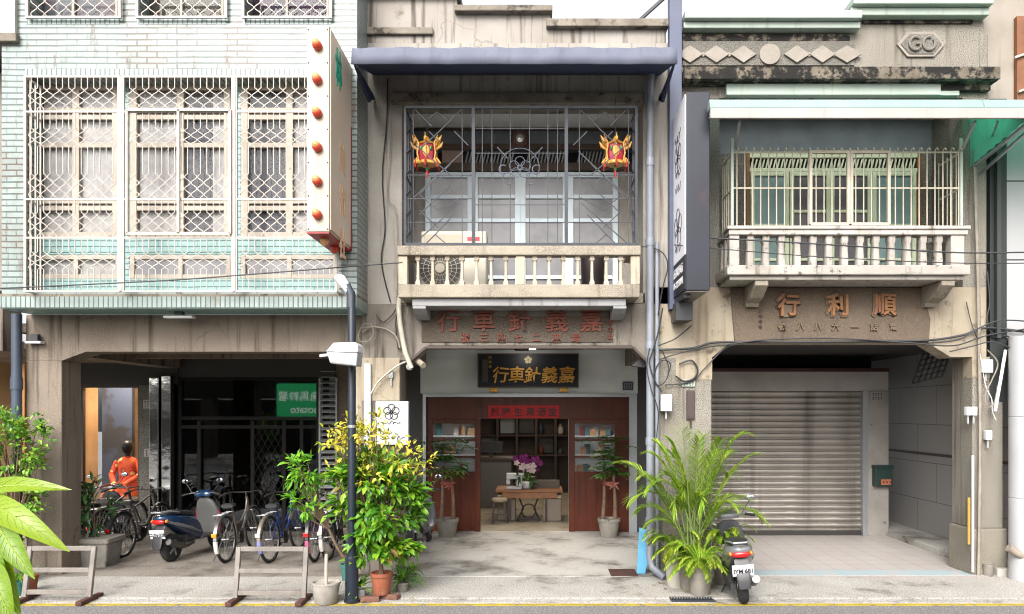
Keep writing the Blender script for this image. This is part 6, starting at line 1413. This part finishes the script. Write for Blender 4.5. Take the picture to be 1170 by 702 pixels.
def bicycle(lab,loc,rot,fm,guard,tip,steer=0,lean=0,ref=redref,straight=False,grp='bicycles parked under the left arcade'):
    t=thing('bicycle',lab,'bicycle',(0,0,0),grp); bb=(-.06,0,.29); st=(-.2,0,.74); hd=(.36,0,.86); hl=(.4,0,.66); ra=(-.5,0,.33); fa=(.56,0,.33)
    wheel(t,-.5)
    m=MB(); m.tube([bb,(-.12,0,.48),st],.017,8); 
    if straight: m.tube([(-.19,0,.70),hd],.016,8)
    else: m.tube([(-.125,0,.5),(.1,0,.52),(.3,0,.66),(hd[0],0,hd[2]-.06)],.015,8)
    m.tube([bb,(.16,0,.42),hl],.019,8); m.tube([hl,hd],.021,8)
    for s_ in (-.05,.05): m.tube([(bb[0],s_*.6,bb[2]),(ra[0],s_,ra[2])],.010,6); m.tube([(-.18,s_*.4,.66),(ra[0],s_,ra[2])],.009,6)
    m.build('frame',fm,t,smooth=50)
    fr=bpy.data.objects.new('front_assembly',None)
    m=MB()
    for s_ in (-.055,.055): m.tube([(.405,s_*.9,.64),(.46,s_,.5),(fa[0],s_,fa[2])],.011,6)
    m.tube([(.405,-.06,.64),(.405,.06,.64)],.014,6); m.build('fork',fm,t,smooth=50)
    wheel(t,.56)
    m=MB(); m.tube([hd,(.345,0,.91),(.37,0,.93)],.013,8); m.tube([(.2,-.29,.92),(.3,-.22,.95),(.37,-.06,.93),(.37,.06,.93),(.3,.22,.95),(.2,.29,.92)],.011,8); m.build('handlebar',chainm,t,smooth=50)
    for s_ in (-1,1):
        MB().tube([(.24,s_*.265,.935),(.13,s_*.32,.905)],.017,8).build('grip',grip,t,smooth=50)
    m=MB(); m.loft([((-.38,0,.80),(0,1,0),(0,0,1),.09,.03,2.2),((-.33,0,.805),(0,1,0),(0,0,1),.105,.04,2.2),((-.24,0,.80),(0,1,0),(0,0,1),.075,.035,2.2),((-.13,0,.795),(0,1,0),(0,0,1),.03,.022,2.2),((-.09,0,.79),(0,1,0),(0,0,1),.015,.012,2.2)],14); m.build('saddle',blackp,t,smooth=60)
    MB().tube([st,(-.235,0,.79)],.013,8).build('seat_post',steel,t,smooth=50)
    def fender(cx,a0,a1):
        vs=[];fs=[]; n=20
        for i in range(n+1):
            a=R(a0+(a1-a0)*i/n)
            for yy,dr in ((-.032,-.018),(-.022,0),(.022,0),(.032,-.018)): rr=.365+dr; vs.append((cx+rr*math.cos(a),yy,.333+rr*math.sin(a)))
        for i in range(n):
            for j in range(3): k=4*i+j; fs.append((k,k+1,k+5,k+4))
        return MB().add(vs,fs)
    f=fender(-.5,40,196).build('rear_fender',guard,t,smooth=60); f2=fender(.56,20,150).build('front_fender',guard,t,smooth=60)
    m=MB(); vs=[];fs=[]
    fender(-.5,176,205).build('fender_tip',tip,f,smooth=60)
    m=MB(); m.box(-.885,-.855,-.035,.035,.42,.475); m.build('reflector',ref,t,bevel=.005)
    m=MB(); 
    for s_ in (-.06,.06): m.tube([(-.2,s_*.5,.68),(-.3,s_,.71),(-.72,s_,.71)],.006,5); m.tube([(-.68,s_,.71),(ra[0],s_*.9,ra[2])],.005,5)
    for q in (-.3,-.44,-.58,-.72): m.tube([(q,-.06,.71),(q,.06,.71)],.005,5)
    m.build('carrier',steel,t)
    m=MB(); m.lathe([(.09,-.06),(.09,-.054)],bb,20,'y'); m.tube([(ra[0],-.057,ra[2]+.035),(bb[0],-.057,bb[2]+.09)],.005,4); m.tube([(ra[0],-.057,ra[2]-.035),(bb[0],-.057,bb[2]-.09)],.005,4); m.build('chain',chainm,t)
    for s_ in (-1,1):
        m=MB(); m.bar((bb[0],s_*.07,bb[2]),(bb[0]+s_*.1,s_*.075,bb[2]-s_*.13),.016); m.box(bb[0]+s_*.1-.045,bb[0]+s_*.1+.045,s_*.08 ,s_*.17,bb[2]-s_*.13-.012,bb[2]-s_*.13+.012); m.build('pedal',chainm,t)
    m=MB(); m.tube([(-.47,.07,.30),(-.52,.2,.004)],.008,6); m.build('kickstand',steel,t)
    t.location=loc; t.rotation_euler=(R(lean),0,R(rot)); t.scale=(.96,.96,.94); return t
silver=M('silver_frame',C('a79d92',.5),.35,.5); bluef=M('blue_frame',C('33539a',.5),.35,var=C('2b468a',.5),vs=4); purplef=M('plum_frame',C('6b3a5c',.5),.35); darkf=M('dark_frame',(.025,.024,.026,1),.35); brownf=M('dull_silver_frame',C('8d867e',.55),.4,.4)
def bike_at(rx_,ry_,rot,**k):
    x,y=G(rx_,ry_); a=R(rot); return (x+.5*math.cos(a),y+.5*math.sin(a),.004)
KW=dict(lean=-4)
bicycle('silver bicycle with a white rear fender tip and orange reflector',bike_at(259,643,90),90,silver,steel,whiteref,ref=ambref,**KW)
bicycle('blue step through bicycle right of the silver one',bike_at(309,643,86),86,bluef,silver,M('violet_tip',C('8d8fd0',.6),.4),ref=whiteref,**KW)
bicycle('plum bicycle with a pink fender tip beside the left shop pillar',bike_at(360,642,91),91,purplef,darkf,M('pink_tip',C('d0698f',.6),.4),**KW)
bicycle('dark bicycle half hidden behind the left shop pillar and shrub',bike_at(376,640,89),89,darkf,steel,whiteref,ref=whiteref,**KW)
bicycle('dull silver straight bar bicycle beside the blue scooter',bike_at(141,637,88),88,brownf,darkf,darkf,straight=True,**KW)
bicycle('black bicycle by the planter box under the show window',bike_at(118,633,92),92,darkf,darkf,darkf,straight=True,**KW)
# ---------------------------------------------------------------- SCOOTERS
platem=M('number_plate_white',C('e3e5ea',.7),.4); lensclear=M('clear_lens',C('cfd6da',.7),.1)
def swheel(t,cx,r=.225,w=.055):
    o=MB().lathe([(r*.62,-w),(r*.9,-w),(r*.985,-w*.6),(r,0),(r*.985,w*.6),(r*.9,w),(r*.62,w)],(cx,0,r),30,'y').build('wheel',rubber,t,smooth=50)
    m=MB(); m.lathe([(r*.62,-w*.9),(r*.55,-w*.5),(r*.2,-w*.4),(r*.18,-w*1.1),(0,-w*1.1)],(cx,0,r),24,'y'); m.lathe([(r*.62,w*.9),(r*.55,w*.5),(r*.2,w*.4),(r*.18,w*1.1),(0,w*1.1)],(cx,0,r),24,'y')
    for k in range(5): a=R(72*k); m.bar((cx+.03*math.cos(a),-w*.9,r+.03*math.sin(a)),(cx+r*.6*math.cos(a),-w*.85,r+r*.6*math.sin(a)),.03)
    m.build('rim',alum,o,smooth=40)
def scooter(lab,loc,rot,body,trim,ptxt,lean=0,yaw=0,stripe=None,accent=None):
    t=thing('scooter',lab,'scooter',(0,0,0),None); U=(0,1,0);V=(0,0,1); accent=accent or body
    swheel(t,-.6); swheel(t,.64)
    m=MB(); m.loft([((-.90,0,.735),U,V,.045,.03,2.4),((-.84,0,.725),U,V,.12,.07,2.6),((-.7,0,.68),U,V,.165,.11,2.8),((-.5,0,.615),U,V,.185,.155,3),((-.3,0,.55),U,V,.18,.18,3),((-.12,0,.49),U,V,.165,.2,3.2),((-.02,0,.42),U,V,.16,.16,3.5),((.03,0,.36),U,V,.15,.1,3.5)],22); bd=m.build('rear_body',body,t,smooth=60)
    m=MB()
    for s_ in (-1,1): m.loft([((-.86,s_*.115,.69),U,V,.012,.02,2.2),((-.6,s_*.178,.60),U,V,.012,.03,2.2),((-.3,s_*.185,.5),U,V,.012,.028,2.2),((-.05,s_*.16,.40),U,V,.01,.014,2.2)],10)
    m.build('side_trim',accent,bd,smooth=60)
    m=MB(); m.loft([((-.8,0,.79),U,V,.08,.02,2.4),((-.7,0,.80),U,V,.125,.04,2.6),((-.5,0,.785),U,V,.145,.05,2.8),((-.38,0,.765),U,V,.14,.045,2.8),((-.2,0,.745),U,V,.12,.05,2.8),((-.06,0,.715),U,V,.08,.04,2.6),((-.02,0,.68),U,V,.05,.02,2.4)],18); m.build('seat',blackp,t,smooth=60)
    MB().box(-.02,.42,-.16,.16,.27,.33).build('floorboard',trim,t,bevel=.02)
    m=MB(); m.loft([((.36,0,.26),(1,0,0),(0,1,0),.05,.15,3),((.43,0,.36),(1,0,0),(0,1,0),.06,.2,3.2),((.44,0,.55),(1,0,0),(0,1,0),.055,.225,3.2),((.40,0,.74),(1,0,0),(0,1,0),.06,.205,3),((.36,0,.88),(1,0,0),(0,1,0),.06,.15,2.8),((.34,0,.94),(1,0,0),(0,1,0),.045,.08,2.4)],22); sh=m.build('front_shield',trim,t,smooth=60)
    if stripe:
        m=MB(); pts=[]
        for s_ in (-1,1): m.tube([(.40,s_*.185,.32),(.43,s_*.228,.5),(.40,s_*.212,.7)],.016,8)
        m.build('shield_stripe',stripe,sh,smooth=60)
    m=MB(); m.loft([((.30,0,.97),(1,0,0),(0,1,0),.06,.15,2.6),((.32,0,1.02),(1,0,0),(0,1,0),.09,.17,2.6),((.33,0,1.06),(1,0,0),(0,1,0),.07,.13,2.6),((.33,0,1.08),(1,0,0),(0,1,0),.03,.06,2.4)],20); m.build('handlebar_cover',body,t,smooth=60)
    MB().ball((.42,0,1.01),(.035,.09,.04)).build('headlight',lensclear,t,smooth=60)
    m=MB(); m.tube([(.24,-.34,1.0),(.27,-.2,1.03),(.31,0,1.03),(.27,.2,1.03),(.24,.34,1.0)],.013,8); m.build('handlebar',steel,t,smooth=60)
    for s_ in (-1,1):
        MB().tube([(.26,s_*.23,1.025),(.235,s_*.36,.995)],.019,8).build('grip',grip,t,smooth=60)
        mm=MB().ball((.30,s_*.33,1.24),(.018,.065,.045),14,8).build('mirror',body,t,smooth=60)
        MB().tube([(.28,s_*.2,1.04),(.30,s_*.27,1.14),(.30,s_*.32,1.21)],.007,6).build('stalk',blackp,mm)
        mb=MB().ball((.286,s_*.33,1.24),(.008,.058,.038),14,8).build('mirror_glass',M('mirror_face',(.5,.52,.55,1),.05,1.),mm,smooth=60)
    m=MB()
    for s_ in (-.075,.075): m.tube([(.44,s_*.8,.5),(.64,s_,.225)],.02,8)
    m.build('fork',alum,t,smooth=60)
    vs=[];fs=[];n=16
    for i in range(n+1):
        a=R(25+130*i/n)
        for yy,dr in ((-.085,-.04),(-.06,0),(.06,0),(.085,-.04)): rr=.275+dr; vs.append((.64+rr*math.cos(a),yy,.225+rr*math.sin(a)))
    for i in range(n):
        for j in range(3): k=4*i+j; fs.append((k,k+1,k+5,k+4))
    MB().add(vs,fs).build('front_fender',body,t,smooth=60)
    m=MB(); m.loft([((-.895,0,.70),U,V,.09,.026,3),((-.905,0,.675),U,V,.105,.03,3),((-.88,0,.645),U,V,.07,.02,3)],16) if False else m.ball((-.885,0,.685),(.03,.115,.042),16,8); m.build('tail_light',redref,t,smooth=60)
    for s_ in (-1,1): MB().ball((-.84,s_*.125,.69),(.04,.02,.028),10,7).build('indicator',ambref,t,smooth=60)
    m=MB(); m.xf=Matrix.Translation((-.915,0,.49))@Matrix.Rotation(R(-14),4,'Y'); m.box(-.006,.006,-.13,.13,-.075,.075); pl=m.build('number_plate',platem,t,bevel=.004)
    m=MB(); m.text(ptxt,(0,0,-.006),.078,.004,axis='x',sx=.92,bold=.02); T=Matrix.Translation((-.915,0,.49))@Matrix.Rotation(R(-14),4,'Y')@Matrix.Translation((-.008,0,0)); m.v=[T@v for v in m.v]; m.build('plate_number',ink,pl)
    m=MB(); m.loft([((-.84,0,.60),U,V,.09,.03,3),((-.90,0,.48),U,(.6,0,.8),.08,.02,3),((-.93,0,.36),U,(.6,0,.8),.085,.015,3),((-.945,0,.27),U,(.6,0,.8),.07,.01,3)],12); m.build('mudguard',blackp,t,smooth=50)
    m=MB(); m.loft([((-.72,.12,.24),U,V,.03,.05,3),((-.55,.13,.25),U,V,.05,.09,3),((-.3,.12,.27),U,V,.06,.1,3),((-.15,.06,.3),U,V,.05,.08,3)],14); m.loft([((-.35,0,.34),U,V,.12,.1,3),((-.1,0,.34),U,V,.12,.09,3)],12); m.build('engine',M('dark_engine',(.06,.06,.062,1),.4,.5),t,smooth=50)
    m=MB(); m.tube([(-.15,-.1,.24),(-.4,-.14,.22),(-.55,-.15,.25),(-.86,-.15,.36)],[.02,.03,.055,.05],12); m.build('exhaust',M('exhaust_steel',(.12,.115,.11,1),.35,.7),t,smooth=50)
    m=MB()
    for s_ in (-1,1): m.tube([(-.55,s_*.14,.80),(-.75,s_*.13,.84),(-.92,s_*.08,.84)],.012,6)
    m.tube([(-.92,-.08,.84),(-.935,0,.842),(-.92,.08,.84)],.012,6); m.build('grab_rail',alum,t,smooth=60)
    m=MB(); m.tube([(-.15,.1,.26),(-.12,.24,.012-0)],.012,6); m.build('side_stand',blackp,t)
    t.location=loc; t.rotation_euler=(R(lean),0,R(rot)); t.scale=(.86,.86,.84); return t
def scoot_at(px,py,rot):
    x,y=G(px,py); a=R(rot); return (x+.52*math.cos(a),y+.52*math.sin(a),0)
navyb=M('navy_blue_enamel',C('22466b',.5),.18,var=C('1b3c60',.5),vs=2,coat=.6); silverb=M('silver_enamel',C('a3a3a8',.52),.3,.3,coat=.4); greyb=M('grey_enamel',C('6e6f76',.55),.3,.2,coat=.4); darkb=M('black_enamel',(.02,.02,.024,1),.25,coat=.4); greytrim=M('grey_trim',C('7d7c7a',.42),.5); magenta=M('magenta_stripe',C('b02c62',.6),.4)
scooter('navy blue scooter with grey leg shield parked beside the bicycles',scoot_at(196,642,80)[:2]+(.004,),80,navyb,greytrim,'CUN·328',-3,stripe=magenta,accent=silverb)
scooter('silver scooter parked at the kerb beside the palm',scoot_at(850,688,82)[:2]+(-.012,),82,silverb,greyb,'IYM·681',-6,accent=greyb)
scooter('grey scooter half hidden behind the yellow shrub',scoot_at(474,634,88)[:2]+(.006,),88,greyb,greyb,'MFD·056',-4,accent=silverb)
scooter('black scooter parked behind the left pillar under the show window',scoot_at(92,628,88)[:2]+(.004,),88,darkb,darkb,'NKB·417',-4)
x,y=G(205,610); 
rng=random.Random(99); m=MB()
for k in range(46):
    cxq,cyq=rng.choice(((-1.75,-1.0),(1.75,-.95),(1.4,-.6),(-1.9,-.6),(-6.3,-.8)))
    leaf(m,Vector((cxq+rng.gauss(0,.35),min(-.2,max(-1.3,cyq+rng.gauss(0,.22))),.010)),Vector((rng.uniform(-1,1),rng.uniform(-1,1),.02)),Vector((0,0,1)),rng.uniform(.05,.1),.03,.02,.1)
m.build('fallen_leaves',leafmat('dry_leaf',[(.12,.16,.03,1),(.25,.17,.05,1),(.3,.26,.06,1),(.16,.08,.03,1)],.1),kind='stuff',label='few fallen leaves scattered on the pavement under the potted plants',cat='leaves')
# ---------------------------------------------------------------- finishing: every mesh faces outwards
import bmesh
for o in list(bpy.data.objects):
    if o.type=='MESH':
        b=bmesh.new(); b.from_mesh(o.data)
        if len(b.verts)<60000: bmesh.ops.recalc_face_normals(b,faces=b.faces)
        b.to_mesh(o.data); b.free()
SC.cycles.max_bounces=8; SC.cycles.transparent_max_bounces=16; SC.cycles.caustics_reflective=False; SC.cycles.caustics_refractive=False
SC.cycles.filter_width=1.1
